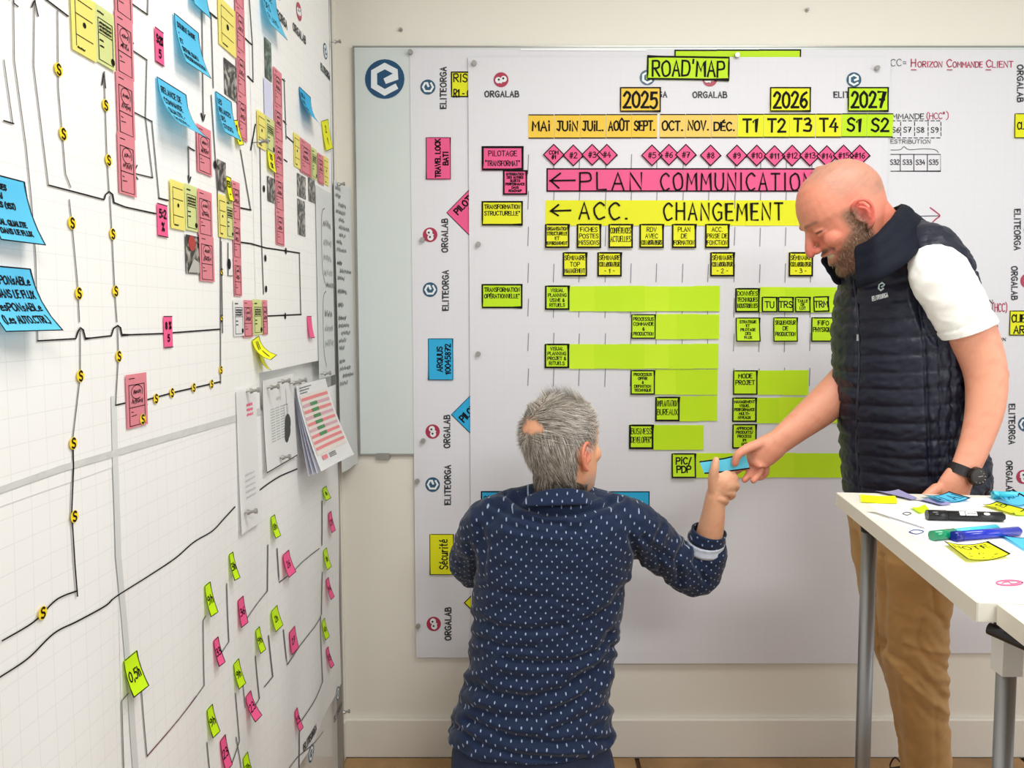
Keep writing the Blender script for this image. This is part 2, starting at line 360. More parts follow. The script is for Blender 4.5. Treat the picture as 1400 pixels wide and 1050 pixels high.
def draw_card(ob, f, w_, h, kind):
    g = lambda u, v: f(u, v, .0005)
    mb = MB(); lw = .0011
    def R(*pts): ribbon(mb, [[(p[0] * w_, p[1] * h) for p in pts]], lw, g)
    if kind == 'process':     # frame, circled word, second word, dividing line and small notes
        R((.12, .2), (.86, .2), (.86, .96), (.12, .96), (.12, .2)); R((.12, .62), (.86, .62)); R((.14, .08), (.4, .08))
        ribbon(mb, [smoothp([((.5 + .27 * math.cos(t)) * w_, (.34 - .13 * math.sin(t)) * h) for t in [i * math.pi / 5 - .4 for i in range(10)]], 2)], lw, g)
        ribbon(mb, scribble(w_ * .34, h * .37, w_ * .34, h * .07), lw * 1.4, g)
        ribbon(mb, scribble(w_ * .26, h * .56, w_ * .5, h * .1), lw * 1.5, g)
        R((.2, .7), (.3, .71)); R((.2, .78), (.45, .77))
    if kind == 'plain':
        R((.16, .15), (.86, .15)); R((.16, .15), (.16, .9)); R((.16, .72), (.86, .72)); R((.16, .38), (.86, .38))
        disc(mb, w_ * .52, h * .5, w_ * .07, g, 10)
        ribbon(mb, scribble(w_ * .2, h * .93, w_ * .3, h * .03), lw, g)
    if kind == 'text':
        ribbon(mb, scribble(w_ * .15, h * .13, w_ * .3, h * .03), lw, g)
        R((.16, .22), (.88, .22), (.88, .94), (.16, .94), (.16, .22)); R((.16, .47), (.88, .47))
        for i in range(3): ribbon(mb, scribble(w_ * .22, h * (.31 + .065 * i), w_ * .6, h * .045), lw * 1.2, g)
        for i in range(2): ribbon(mb, scribble(w_ * .22, h * (.6 + .1 * i), w_ * .2, h * .02), lw, g)
        disc(mb, w_ * .86, h * .86, w_ * .1, g, 10)
    mb.build('handwriting', INKG if False else INK, ob)
def WV(y, z):
    """gentle buckling of the wall chart, strongest low down"""
    k = min(1, max(0, (1.25 - z) / .7))
    return .004 + k * (.0045 * math.sin(y * 11 + z * 2.2) + .003 * math.sin(y * 23 + 1.3 - z * 5) + .0035 * math.sin(z * 9 + y * 3)) + .0012 * math.sin(y * 17) 
def ELOGO(mb, cx, cy, r, f, rot=0, sw=.3, mi=(0, 1)):
    disc(mb, cx, cy, r, f, 32, mi[0])
    pts = [(.5, .42), (0, .68), (-.54, .36), (-.54, -.36), (0, -.66), (.54, -.38), (.54, -.12), (.12, .06)]
    c, s = math.cos(rot), math.sin(rot)
    ribbon(mb, [[(cx + r * (p[0] * c + p[1] * s), cy + r * (-p[0] * s + p[1] * c)) for p in pts]], r * sw, lambda u, v: f(u, v, 1), mi[1])
def OWL(mb, cx, cy, r, f, rot=0, mi=(0, 1, 2)):
    disc(mb, cx, cy, r, f, 28, mi[0]); c, s = math.cos(rot), math.sin(rot)
    def q(x, y): return cx + r * (x * c + y * s), cy + r * (-x * s + y * c)
    for sx in (-1, 1):
        a = q(sx * .36, -.02 - .08 * sx); disc(mb, a[0], a[1], r * .42, lambda u, v: f(u, v, 1), 18, mi[1])
        a = q(sx * .3, -.1 - .08 * sx); disc(mb, a[0], a[1], r * .15, lambda u, v: f(u, v, 2), 12, mi[2])
    ribbon(mb, [[q(-.1, .28), q(0, .4), q(.12, .24)]], r * .16, lambda u, v: f(u, v, 2), mi[1])
# ================================================================ THE SETTING
def slab(name, a, b, m, **k):
    mb = MB(); mb.box(a, b); return mb.build(name, m, **k)
WXL = -.632
slab('floor', (WXL - .1, -6, -.06), (4.2, .1, -.012), mat('subfloor', (96, 72, 48), .8), kind='structure')
FL = bpy.data.objects['floor']
M_wood = [mat('oak board ' + s, c, .45, var=.22, vscale=7, bump=.05, bscale=90) for s, c in (('warm', (176, 140, 94)), ('brown', (164, 126, 82)), ('pale', (186, 152, 106)))]
for r in range(13):
    off = [-.3, -.9, -.1, -.6][r % 4]
    for cidx in range(4):
        x0 = WXL + .012 + (0 if cidx == 0 else off + 1.25 * cidx); x1 = WXL + off + 1.25 * (cidx + 1)
        if x1 - x0 < .05: continue
        y1 = -.016 - r * .145
        mb = MB(); mb.box((x0 + .001, y1 - .143, -.012), (x1 - .001, y1, 0))
        o = mb.build('floor_board', M_wood[(r * 2 + cidx) % 3], FL); bevel(o, .0015, 1)
slab('wall_back', (WXL - .1, 0, -.05), (4.2, .12, 2.75), M_wall, kind='structure')
slab('wall_left', (WXL - .12, -6, -.05), (WXL, 0, 2.75), M_wall, kind='structure')
slab('ceiling', (WXL - .12, -6, 2.7), (4.2, .12, 2.8), M_ceil, kind='structure')
mb = MB(); zb = onback(600, 981).z; mb.box((WXL, -.016, 0), (4.2, 0, zb))
bevel(mb.build('baseboard_back', M_base, kind='structure'), .003)
mb = MB(); mb.box((WXL, -.5, 0), (WXL + .014, -.016, zb)); bevel(mb.build('baseboard_left', M_base, kind='structure'), .003)
mb = MB(); mb.box((WXL, -.012, zb), (WXL + .012, 0, 2.7)); mb.build('trim_1', M_base, kind='structure')
# little cable hook above the board, top left of the back wall
for (px, py) in ((548, 41), (1103, 14)):
    mb = MB(); p = onback(px, py); mb.cyl(p, p + Vector((0, -.006, 0)), .006); mb.cyl(p + Vector((0, -.006, 0)), p + Vector((0, -.012, 0)), .0035)
    mb.build('wall_screw', M_alu, label='small screw head in the wall above the whiteboard, %s' % ('left' if px < 700 else 'right of the middle'), cat='screw')

# ---------------------------------------------------------------- whiteboard on the back wall
a = onback(485, 66); b = onback(488, 620)
wb = empty('whiteboard', (1.2, -.006, a.z - .6), 'large pale grey enamel whiteboard on the back wall behind the paper sheets', 'whiteboard')
mb = MB(); mb.box((a.x, -.002, b.z), (3.4, -.010, a.z)); bevel(mb.build('board_panel', M_board, wb), .0015)
mb = MB()
t = .004
mb.box((a.x - t, -.001, b.z - t), (a.x, -.0112, a.z + t)); mb.box((a.x, -.001, a.z), (3.4, -.0112, a.z + t)); mb.box((a.x, -.001, b.z - t), (3.4, -.0112, b.z))
mb.build('edge_trim', M_alu, wb)
p = onback(525, 622)
mb = MB(); mb.box((p.x - .022, -.001, p.z - .012), (p.x + .02, -.012, p.z + .008)); mb.build('mounting_bracket', M_alu, wb)
# round emblem sticker
def bm(y):
    return lambda u, v, e=0: onback(u, v, -(y + .0003 * e))
mb = MB(); ELOGO(mb, 526, 108, 27, bm(.0112), sw=.3)
mb.build('emblem_sticker', [M_blueE, M_logow], label='large round dark blue sticker with white hexagonal letter emblem on the whiteboard', cat='sticker')

# ---------------------------------------------------------------- back sheet (wide) and centre sheet
def backsheet(name, x0, x1, yt, yb, y, label, bulge=0.004, m=M_sheet):
    A = onback((x0), yt, -y); B = onback(x1, yb, -y); B.x = onback(x1, yt, -y).x; nx, nz = 24, 24; vs = []; fs = []
    for j in range(nz + 1):
        for i in range(nx + 1):
            s, q = j / nz, i / nx
            e = bulge * (.5 + .5 * math.sin(q * 9 + s * 4)) * s * s
            vs.append((A.x + (B.x - A.x) * q, -y - e, A.z + (B.z - A.z) * s))
    for j in range(nz):
        for i in range(nx):
            k = j * (nx + 1) + i; fs.append((k, k + nx + 1, k + nx + 2, k + 1))
    return mk(name, vs, fs, m, label=label, cat='paper sheet', smooth=True)
SH1 = backsheet('plotter_sheet', 560, 970, 67, 899, .0118, 'tall white gridded paper at the left edge of the board, half behind the centre sheet', .001)
SH2 = backsheet('plotter_sheet', 972, 1520, 68, 893, .0118, 'white gridded paper sheet with diagrams behind the standing man on the right', .001)
CS = backsheet('plotter_sheet', 640, 1218, 78, 907, .0172, 'centre white gridded roadmap sheet carrying the planning notes', .001)
Y1, Y2 = .0130, .0192

def logoart(parent, y, items, name='printed_logo'):
    for it in items:
        k, px, py, r = it[:4]; rot = it[4] if len(it) > 4 else 0
        mb = MB(); f = bm(y)
        if k == 'E': ELOGO(mb, px, py, r, f, rot, .26); mb.build(name, [M_blueS, M_logow], parent)
        if k == 'O': OWL(mb, px, py, r, f, rot); mb.build(name, [M_crim, M_logow, M_logok], parent)
        if k == 'T':   # text, cx, cy, length, rotation, string
            L_ = r; s = it[5]; th = it[6]
            pl, _ = text(s, -L_ / 2, th / 2, th, width=L_, jit=0, track=3.0)
            c, sn = math.cos(rot), math.sin(rot)
            ribbon(mb, [[(px + q[0] * c + q[1] * sn, py - q[0] * sn + q[1] * c) for q in p] for p, _ in pl], 1.75, lambda u, v: f(u, v))
            mb.build('printed_lettering', M_logok, parent)
H_ = math.pi / 2
logoart(SH1, Y1, [('E', 585, 119, 10.3, H_), ('T', 606, 120, 56, H_, 'ELITEORGA', 7.8), ('O', 588, 321, 10, H_), ('T', 608, 322, 45, H_, 'ORGALAB', 7.8),
    ('E', 588, 396, 10, H_), ('T', 609, 397, 54, H_, 'ELITEORGA', 7.8), ('O', 591.5, 590, 9.8, H_), ('T', 611, 590, 44, H_, 'ORGALAB', 7.8),
    ('E', 591.5, 662.5, 10, H_), ('T', 612, 663, 53, H_, 'ELITEORGA', 7.8), ('O', 593, 853, 9.8, H_), ('T', 612.5, 853, 44, H_, 'ORGALAB', 7.8)])
logoart(SH2, Y1, [('T', 1395, 114, 50, -H_, 'ORGALAB', 7.6), ('O', 1412, 113, 10, -H_), ('T', 1391, 314, 55, -H_, 'ELITEORGA', 7.8), ('E', 1410, 314, 10, -H_),
    ('T', 1387, 387, 45, -H_, 'ORGALAB', 7.6), ('O', 1405, 384, 10, -H_), ('T', 1383.5, 580, 54, -H_, 'ELITEORGA', 7.8), ('E', 1402, 580, 10, -H_),
    ('T', 1380, 653, 45, -H_, 'ORGALAB', 7.6), ('O', 1399, 652, 9.5, -H_)])
logoart(CS, Y2 - .0008, [('O', 685, 109, 10.2), ('T', 686, 128.5, 46, 0, 'ORGALAB', 7.6), ('E', 885, 106, 10.5), ('T', 884, 129, 55, 0, 'ELITEORGA', 7.6),
    ('O', 970.5, 108, 10.3), ('T', 970.5, 129.5, 46, 0, 'ORGALAB', 7.6), ('E', 1167.5, 109, 10.2), ('T', 1168, 129.5, 55, 0, 'ELITEORGA', 7.6)])

# dashed time ticks on the centre sheet
mb = MB(); f = bm(Y2 - .0007)
cols = [722, 757, 792, 828, 863, 898, 934, 969, 1005, 1040, 1075, 1110, 1145, 1181]
for (a_, b_, c0, c1) in ((212, 237, 0, 14), (262, 286, 0, 14), (311, 336, 0, 14), (361, 386, 0, 14), (408, 433, 0, 14), (456, 480, 0, 14), (504, 528, 0, 14)):
    for i, cx in enumerate(cols):
        x = cx - (a_ - 212) * .004 * (i / 4)
        ribbon(mb, [[(x + .6, a_ + rnd.uniform(-1, 1)), (x - .3, b_ + rnd.uniform(-1, 1))]], 1.0, f)
mb.build('ruled_ticks', INKT, CS, kind='stuff')

# hand drawn diagram on the right sheet
mb = MB(); f = bm(Y1); mi = {'k': 0, 'r': 1, 'g': 2}
def wr(s, x, y, h, width, sw, c):
    pl, _ = text(s, x, y, h, width=width, jit=.3); ribbon(mb, [p for p, _ in pl], sw, f, mi[c])
wr('CC=', 1218, 90, 9, 21, 1.0, 'g'); wr('H', 1246, 91, 10, 6, 1.4, 'r'); wr('ORIZON', 1255, 91.5, 7.5, 33, 1.2, 'r'); wr('C', 1295, 91.5, 10, 6, 1.4, 'r')
wr('OMMANDE', 1303, 92, 7.5, 40, 1.2, 'r'); wr('C', 1349, 91.5, 9.5, 6, 1.4, 'r'); wr('LIENT', 1357, 92, 8, 28, 1.2, 'r')
for x in (1246, 1295, 1348): ribbon(mb, [[(x, 95.5), (x + 6.5, 95.5)]], 1.3, f, 1)
wr('MMANDE', 1220, 162.5, 7, 43, 1.0, 'k'); wr('(HCC', 1267, 162.5, 8, 21, 1.1, 'r'); wr("*)", 1289, 162.5, 9, 8, 1.0, 'r')
for y in (165, 188.5):
    for i in range(9): ribbon(mb, [[(1219 + i * 7.7, y), (1223.5 + i * 7.7, y)]], 1.0, f, 0)
for x in (1231.5, 1250.5, 1269, 1286.5):
    for y in (167, 174, 181): ribbon(mb, [[(x, y), (x, y + 4.5)]], 1.0, f, 0)
for s, x in (('S6', 1220), ('S7', 1235.5), ('S8', 1253.5), ('S9', 1273)): wr(s, x, 181, 7, 10, 1.0, 'k')
wr('ESTRIBUTION', 1218, 196, 5, 54, .9, 'g')
ribbon(mb, [smoothp([(1218, 205), (1231, 204.5), (1236, 200.5), (1243, 204.5), (1262, 203.5), (1278, 204.5), (1283, 208.5)])], .9, f, 2)
ribbon(mb, [[(1218, 211), (1286, 211), (1286, 234), (1218, 234)]], 1.0, f, 0)
for x in (1231, 1249.5, 1268): ribbon(mb, [[(x, 211), (x, 234)]], 1.0, f, 0)
for s, x in (('S32', 1217.5), ('S33', 1234.5), ('S34', 1252.5), ('S35', 1270.5)): wr(s, x, 225, 6.5, 12, 1.0, 'k')
ribbon(mb, [[(1225, 296), (1284, 295)]], .9, f, 0); ribbon(mb, [smoothp([(1272, 284), (1280, 290), (1285, 295), (1279, 300), (1272, 307)])], 1.6, f, 1)
wr('ON', 1346, 415, 5, 11, 1.0, 'k'); wr('(HCC)', 1357, 426, 11, 20, 1.2, 'r')
for y in (436, 445, 452): ribbon(mb, [[(1364, y), (1364, y + 4)]], 1.0, f, 0)
ribbon(mb, [[(1357, 434), (1362, 434)]], 1.0, f, 0); wr('ION', 1363, 466, 4, 12, 1.0, 'k')
ribbon(mb, [[(1350, 590), (1358, 596), (1352, 606)]], 1.4, f, 1)
mb.build('handwriting', [INK, INKR, INKG], SH2, kind='stuff')

# ---------------------------------------------------------------- notes on the roadmap sheet
RM = 'notes on the roadmap sheet'
B0 = .0185   # stand-off of a note on the centre sheet
def bn(x0, y0, x1, y1, m, what, *lines, **k):
    k.setdefault('base', B0); return bnote(x0, y0, x1, y1, m, what, lines, **k)
bn(883, 79.5, 995.5, 112.5, N_green, "wide lime title note reading ROAD'MAP at the top of the centre sheet", "ROAD'MAP", bd=.0055, ang=.8, top=.12, bot=.92, maxw=.86, sw=.006, hk=.78)
for (x, m, s) in ((874.5, N_oran, '2025'), (1078, N_yel, '2026'), (1183.5, N_green, '2027')):
    bn(x - 27.8, 121.5, x + 27.8, 155.5, m, {'2025': 'orange', '2026': 'neon yellow', '2027': 'lime'}[s] + ' year note reading ' + s + ' above the month row', s, bd=.0042, top=.14, bot=.9, maxw=.8, sw=.0075, lay=1, hk=.8)
mons = [('MAi', 722.5, 757, 0), ('JUiN', 758, 792.5, 0), ('JUiL.', 793, 827.5, 0), ('AOÛT', 828.2, 862.5, 0), ('SEPT.', 863, 897.5, 0), ('OCT.', 901, 935.5, 1), ('NOV.', 936.2, 970.5, 1), ('DÉC.', 971, 1006, 1),
        ('T1', 1006.5, 1041.5, 2), ('T2', 1042, 1076.8, 2), ('T3', 1077.2, 1112, 2), ('T4', 1112.8, 1147.5, 2), ('S1', 1148, 1182, 3), ('S2', 1182.4, 1217.5, 3)]
for s, x0, x1, c in mons:
    dy = (x0 - 722) / 500 * -2.2 if x0 < 1148 else -2.2
    bn(x0, 158.5 + dy * .6, x1, 191.5 + dy * .8, (N_oran, N_peach, N_yel, N_green)[c], ('orange month note reading ', 'pale orange month note reading ', 'neon yellow quarter note reading ', 'lime half-year note reading ')[c] + s,
       s, bd=.0032, sides='tb', curl=.0012, top=.12 if s != 'DÉC.' else .2, bot=.84, maxw=.8 if c < 2 else .68, sw=.0050 if c < 2 else .0066, hk=.52 if c < 2 else .72, group='time scale notes')

ORD = ['first', 'second', 'third', 'fourth', 'fifth', 'sixth', 'seventh', 'eighth', 'ninth', 'tenth', 'eleventh', 'twelfth', 'thirteenth', 'fourteenth', 'fifteenth', 'sixteenth']
dm = [(757, 'COM #1'), (783.5, '#2'), (809, '#3'), (829, '#4'), (890, '#5'), (913, '#6'), (936, '#7'), (969.5, '#8'), (1005, '#9'), (1032, '#10'), (1056, '#11'), (1080, '#12'), (1104, '#13'), (1127, '#14'), (1149.5, '#15'), (1171.5, '#16')]
for i, (x, s) in enumerate(dm):
    y = 213.5 + (.8 if i % 3 == 1 else 0) + (1 if i > 7 else 0)
    ob, f, w_, h = bnote(x - 10.6, y - 10.6, x + 10.6, y + 10.6, N_pink, ORD[i] + ' pink diamond note from the left in the row above the pink banner', (), bd=.0032, ang=45, lay=2 - (i % 2), curl=.0015, base=B0 + .001)
    mb = MB(); c = w_ / 2; hh = .0165
    lines = s.split(' ')
    for li, t_ in enumerate(lines):
        hz = hh if len(lines) == 1 else .011
        _, tw = text(t_, 0, 0, hz, jit=0, maxw=w_ * (.92 if len(lines) == 1 else .75)); yy = hz / 2 + (li - (len(lines) - 1) / 2) * .014
        pl, _ = text(t_, -tw / 2, yy, hz, jit=.3, maxw=w_ * (.92 if len(lines) == 1 else .75))
        k = math.sqrt(.5)   # undo the note's own turn so the writing stays level
        ribbon(mb, [[(c + (q[0] - q[1] * -1) * k if False else c + (q[0] * k - q[1] * -k), c + (q[1] * k - q[0] * k)) for q in p] for p, _ in pl], .0026, lambda u, v: f(u, v, .0006))
    mb.build('lettering', INK, ob)
# long banners: rows of single notes with one text written across them
def banner(x0, x1, y0, y1, n, m, cname, strokes, sides, group, sw, dy=0):
    W = (x1 - x0) / n
    obs = []
    for i in range(n):
        a_ = x0 + i * W; sd = sides + ('l' if i == 0 and sides else '')
        ob, f, w_, h = bnote(a_, y0 + dy * i, a_ + W, y1 + dy * i, m, '%s, %s from its left end' % (cname, ORD[i]), (), bd=.0042 if sides else 0, sides=sd or 't', curl=.001, base=B0, group=group)
        obs.append((a_, ob, MB()))
    for p, cx in strokes:
        k = min(n - 1, max(0, int((cx - x0) / W)))
        ribbon(obs[k][2], [p], sw, bm(B0 + .0026))
    for a_, ob, mbb in obs:
        if mbb.f: mbb.build('lettering', INK, ob)
S = []
def wtxt(s, x, y, h, width): S.extend(text(s, x, y, h, width=width, jit=.25, track=3.4)[0])
S += [([(752, 247), (786, 246.5)], 760), ([(766, 237), (753, 247), (764, 257)], 760)]
wtxt('PLAN', 793, 259, 23, 84); wtxt('COMMUNICATION', 904, 260, 23, 206)
banner(747, 1188, 231.5, 263.5, 13, N_pink, 'pink note of the PLAN COMMUNICATION banner', S, 'tb', 'pink banner notes', 2.3)
S = []
S += [([(753, 288.5), (780, 287.5)], 760), ([(763.5, 280), (753, 288.5), (763, 294.5)], 760)]
wtxt('ACC.', 792, 299.5, 22, 66); wtxt('CHANGEMENT', 908, 300.5, 22.5, 162)
banner(746, 1154, 275, 309.5, 12, N_yel, 'neon yellow note of the ACC. CHANGEMENT banner', S, '', 'yellow banner notes', 2.5)

bn(659, 201.5, 716, 235, N_pink, 'pink note reading PILOTAGE TRANSFORMAT at the left of the centre sheet', 'PiLOTAGE', '"TRANSFORMAT"', bd=.0065, maxw=.82, sw=.0024, hk=.5)
bn(688, 234, 721, 268, N_pink, 'small pink note with six crowded lines under the PILOTAGE note', 'INTEGRATION', 'DES AUTRES', 'SUJETS', 'PERFORMANCE', 'DANS', 'ROADMAP', bd=.005, maxw=.82, sw=.0022, lay=1, hk=.66)
bn(659, 276, 715, 309.5, N_yel, 'neon yellow note reading TRANSFORMATION STRUCTURELLE', 'TRANSFORMATION', 'STRUCTURELLE"', '', bd=.005, maxw=.86, sw=.0024, hk=.6, curl=.006)
bn(659, 388.5, 714.5, 421.5, N_green, 'lime note reading TRANSFORMATION OPERATIONNELLE', 'TRANSFORMATION', 'OPÉRATIONNELLE"', '', bd=.005, maxw=.86, sw=.0024, hk=.6)
def small(x0, y0, m, what, *lines, s=33.2, **k):
    k.setdefault('bd', .0052); k.setdefault('sw', .0021); k.setdefault('hk', .64); k.setdefault('maxw', .82)
    return bn(x0, y0, x0 + s, y0 + s, m, what, *lines, lay=3, **k)
small(745, 307, N_yel, 'yellow note ORGANISATION STRUCTURELLE under the yellow banner', 'ORGANISATION', 'STRUCTURELLE', 'ET', 'ENVIRONNEMENT', curl=.005)
small(788, 307, N_yel, 'yellow note reading FICHES POSTES MISSIONS', 'FiCHES', 'POSTES', 'MiSSiONS', curl=.005)
small(831, 307, N_yel, 'yellow note reading COMPETENCES ACTUELLES', 'COMPÉTENCES', 'ACTUELLES', bot=.8, curl=.005)
small(873, 307, N_yel, 'yellow note reading RDV AVEC COLLABORATEURS', 'RDV', 'AVEC', 'COLLABORATEURS', curl=.005)
small(917, 307, N_yel, 'yellow note reading PLAN DE FORMATION', 'PLAN', 'DE', 'FORMATION', curl=.005)
small(962, 307, N_yel, 'yellow note reading ACC. PRISE DE FONCTION', 'ACC.', 'PRiSE DE', 'FONCTiON', curl=.005)
small(769, 345.3, N_yel, 'yellow note reading SEMINAIRE TOP MANAGEMENT', 'SÉMINAIRE', 'TOP', 'MANAGEMENT')
for x, q in ((816, '1'), (969, '2'), (1075.5, '3')):
    small(x, 345.3, N_yel, 'yellow collaborator seminar note, %s' % {'1': 'beside the top management one', '2': 'under the ACC. PRISE DE FONCTION note', '3': 'beside the standing man\'s chin'}[q], 'SÉMINAIRE', 'COLLABORATEUR', '- %s -' % q)
small(745, 390.5, N_green, 'lime note reading VISUAL PLANNING USINE ET RITUELS', 'VISUAL', 'PLANNING', 'USiNE &', 'RITUELS')
small(862, 429.5, N_green, 'lime note reading PROCESSUS COMMANDE ET PRODUCTION', 'PROCESSUS', 'COMMANDE', '&', 'PRODUCTION', bd=.0035)
small(744.5, 469.5, N_green, 'lime note reading VISUAL PLANNING PROJET ET RITUELS', 'VISUAL', 'PLANNING', 'PROJET &', 'RITUELS')
small(861, 505.3, N_green, 'lime note reading PROCESSUS OFFRE ET DEFINITION TECHNIQUE', 'PROCESSUS', 'OFFRE', '&', 'DEFINITION', 'TECHNIQUE', bd=.004)
small(894.5, 541.3, N_green, 'lime note reading IMPLANTATION BUREAUX', 'IMPLANTATION', 'BUREAUX', bot=.8)
small(859, 579, N_green, 'lime note reading BUSINESS DEVELOPER', 'BUSiNESS', 'DEVELOPER"', bot=.8, bd=.006)
small(916.5, 618, N_green, 'lime note reading PIC/PDP beside the blue note being handed over', 'PiC/', 'PDP', sw=.0042, bd=.0045, top=.14, bot=.82, maxw=.7, hk=.74, curl=.008)
small(1003, 394, N_green, 'lime note reading DONNEES TECHNIQUES INDUSTRIELLES', 'DONNÉES', 'TECHNIQUES', 'INDUSTRiELLES', bd=.005, bot=.85)
small(1003.5, 434, N_green, 'lime note reading STRATEGIE ET PILOTAGE DES FLUX, its corner curled', 'STRATEGIE', 'ET', 'PILOTAGE', 'DES', 'FLUX', bd=.0035, curl=.012)
small(1054.5, 433.7, N_green, 'lime note reading SEQUENCEUR DE PRODUCTION', 'SEQUENCEUR', 'DE', 'PRODUCTION', bd=.0035, bot=.8, curl=.01)
small(1106, 433.7, N_green, 'lime note reading FIFO PHYSIQUE beside the vest', 'FiFO', 'PHYSIQUE', '', bd=.004, sw=.0026)
small(1000, 505.5, N_green, 'lime note reading MODE PROJET', 'MODE', 'PROJET', '', bd=.004, sw=.0026)
small(999, 542.3, N_green, 'lime note reading MANAGEMENT VISUEL PERFORMANCE MULTI-NIVEAUX', 'MANAGEMENT', 'VISUEL', 'PERFORMANCE', 'MULTi-', 'NiVEAUX', bd=.0045)
small(999, 578.4, N_green, 'lime note with five lines ending in three letters, behind the handing hand', 'APPROCHE', 'PRODUITS/', 'PROCESS', 'IPI', 'GOP', bd=.0045)
for x, s, l, dx in ((1038.5, 'TU', ('TU',), 0), (1060.5, 'TRS', ('TRS',), 0), (1083.5, 'TAILLE DE LOT', ('TAILLE', 'DE', 'LOT'), 0), (1108.5, 'TRM', ('TRM',), .6)):
    small(x, 405.8 - dx, N_green, 'mini lime note reading %s on the green bar' % s, *l, s=21.3, bd=.0042, ang=(-1.5 if s == 'TRM' else .5), top=.16, bot=.86, sw=.0032 if len(l) == 1 else .002, hk=.55 if len(l) == 1 else .7, curl=.004)
bars = [(778.5, 982, 391.5, 425.5, 6, 'VISUAL PLANNING USINE'), (895.5, 981, 429.5, 463.5, 3, 'PROCESSUS COMMANDE'), (778.5, 980, 470, 503.5, 6, 'VISUAL PLANNING PROJET'), (894.5, 979, 504.5, 538.5, 3, 'PROCESSUS OFFRE'),
        (928, 978.5, 540.5, 574.5, 2, 'IMPLANTATION BUREAUX'), (892.5, 960, 580, 613.5, 2, 'BUSINESS DEVELOPER'), (950, 1151, 618, 651, 6, 'PIC/PDP'),
        (1036.5, 1140, 393, 427, 3, 'DONNEES TECHNIQUES'), (1034, 1102, 505.5, 539, 2, 'MODE PROJET'), (1033, 1152, 542.5, 577, 4, 'MANAGEMENT VISUEL')]
for x0, x1, y0, y1, n, s in bars:
    W = (x1 - x0) / n
    for i in range(n):
        bn(x0 + i * W - .3, y0 + rnd.uniform(-.5, .5), x0 + (i + 1) * W + .3, y1 + rnd.uniform(-.4, .4), (N_green, N_lime2)[(i * 5 + n) % 3 == 0], 'blank lime note, %s to the right of the %s note' % (ORD[i], s),
           bd=0, curl=.0035, lay=i % 3, group='blank lime bar notes')
bn(658, 669.5, 713.5, 703, N_blue2, 'blue note with a black edge half hidden by the kneeling man\'s left shoulder', 'COMPÉTENCES', '', bd=.004, maxw=.84, sw=.003, hk=.5)
for i in range(4):
    bn(745 + 35.5 * i, 669.8, 780.5 + 35.5 * i, 701.5, N_blue2, 'blank blue note, %s in the row behind the kneeling man\'s head' % ORD[i], bd=.003, sides='tb' + ('r' if i == 3 else ''), curl=.002)
# notes on the sheet behind
Bb = .0128
bnote(583, 189, 616.8, 246.5, N_pink, 'tall pink note with upright writing TRAVEL LOCK BATI', ('TRAVEL LOCK', 'BATI'), bd=.002, rot=1, base=Bb, sw=.004, top=.32, bot=.95, maxw=.9, hk=.62)
bnote(586, 462.5, 620, 519, N_blue2, 'tall blue note with upright writing and a number, left of the centre sheet', ('ARQUUS', '10045872'), bd=.002, rot=1, base=Bb, sw=.0036, top=.3, bot=.95, maxw=.78, hk=.64)
bnote(588, 728.5, 621, 783.5, N_yel, 'tall yellow note with upright writing Securite beside the kneeling man\'s elbow', ('Sécurité',), bd=.0022, rot=1, base=Bb, sw=.0036, top=.25, bot=.9, maxw=.72, hk=.5)
bnote(617, 99.5, 668, 134.5, N_yel, 'yellow note reading RI cut off by the centre sheet', ('RISK', '', 'R1 + GRAVE'), bd=.004, base=Bb - .0004, curl=.0003, sw=.0036, hk=1.0, top=.1, bot=1.0, maxw=.84, align='l')
bnote(620.5, 266, 671.5, 315, N_pink, 'pink diamond note tucked behind the centre sheet', ('PILOTE', 'A'), bd=.002, ang=-45, base=Bb - .0004, curl=.0003, sw=.0045, hk=.6, maxw=.7, top=.05, bot=.6)
bnote(625.5, 546, 666, 586, N_blue2, 'blue diamond note tucked behind the centre sheet', ('PILOTE',), bd=.002, ang=-45, base=Bb - .0004, curl=.0003, sw=.0045, hk=.3, maxw=.75, top=.0, bot=.75)
bnote(637.5, 815, 652, 829, N_yel, 'tiny yellow diamond note corner low beside the kneeling man\'s back', (), bd=.003, ang=45, base=Bb - .0004, curl=.0003)
bnote(1383.8, 156.5, 1418, 190.5, N_yel, 'yellow note reading CL at the right edge of the board', ('CLIENT',), bd=.0025, base=Bb, sw=.0036, hk=.34, align='l', maxw=.75, rot=0)
bnote(1377, 424.5, 1412, 458.5, N_yel, 'yellow note with two lines at the right edge beside the white sleeve', ('CLIENT', 'ARR'), bd=.003, base=Bb, sw=.004, hk=.66, maxw=.8, top=.1, bot=.98)
for i in range(3):
    bnote(921 + i * 57.5, 70 - .3 * i, 921 + (i + 1) * 57.5, 101, N_green, 'lime note peeping over the top edge of the centre sheet, %s from the left' % ORD[i], (), bd=.0042, sides='t' + ('l' if i == 0 else 'r' if i == 2 else ''), base=Bb, curl=0)
ob = mk('tape_strip', [onback(712, 66.5, -.0140), onback(884, 67.5, -.0140), onback(884, 69.6, -.0140), onback(712, 68.8, -.0140)], [(0, 1, 2, 3)], mat('white tape', (250, 250, 250), .4), label='thin strip of white tape along the top of the board', cat='tape')
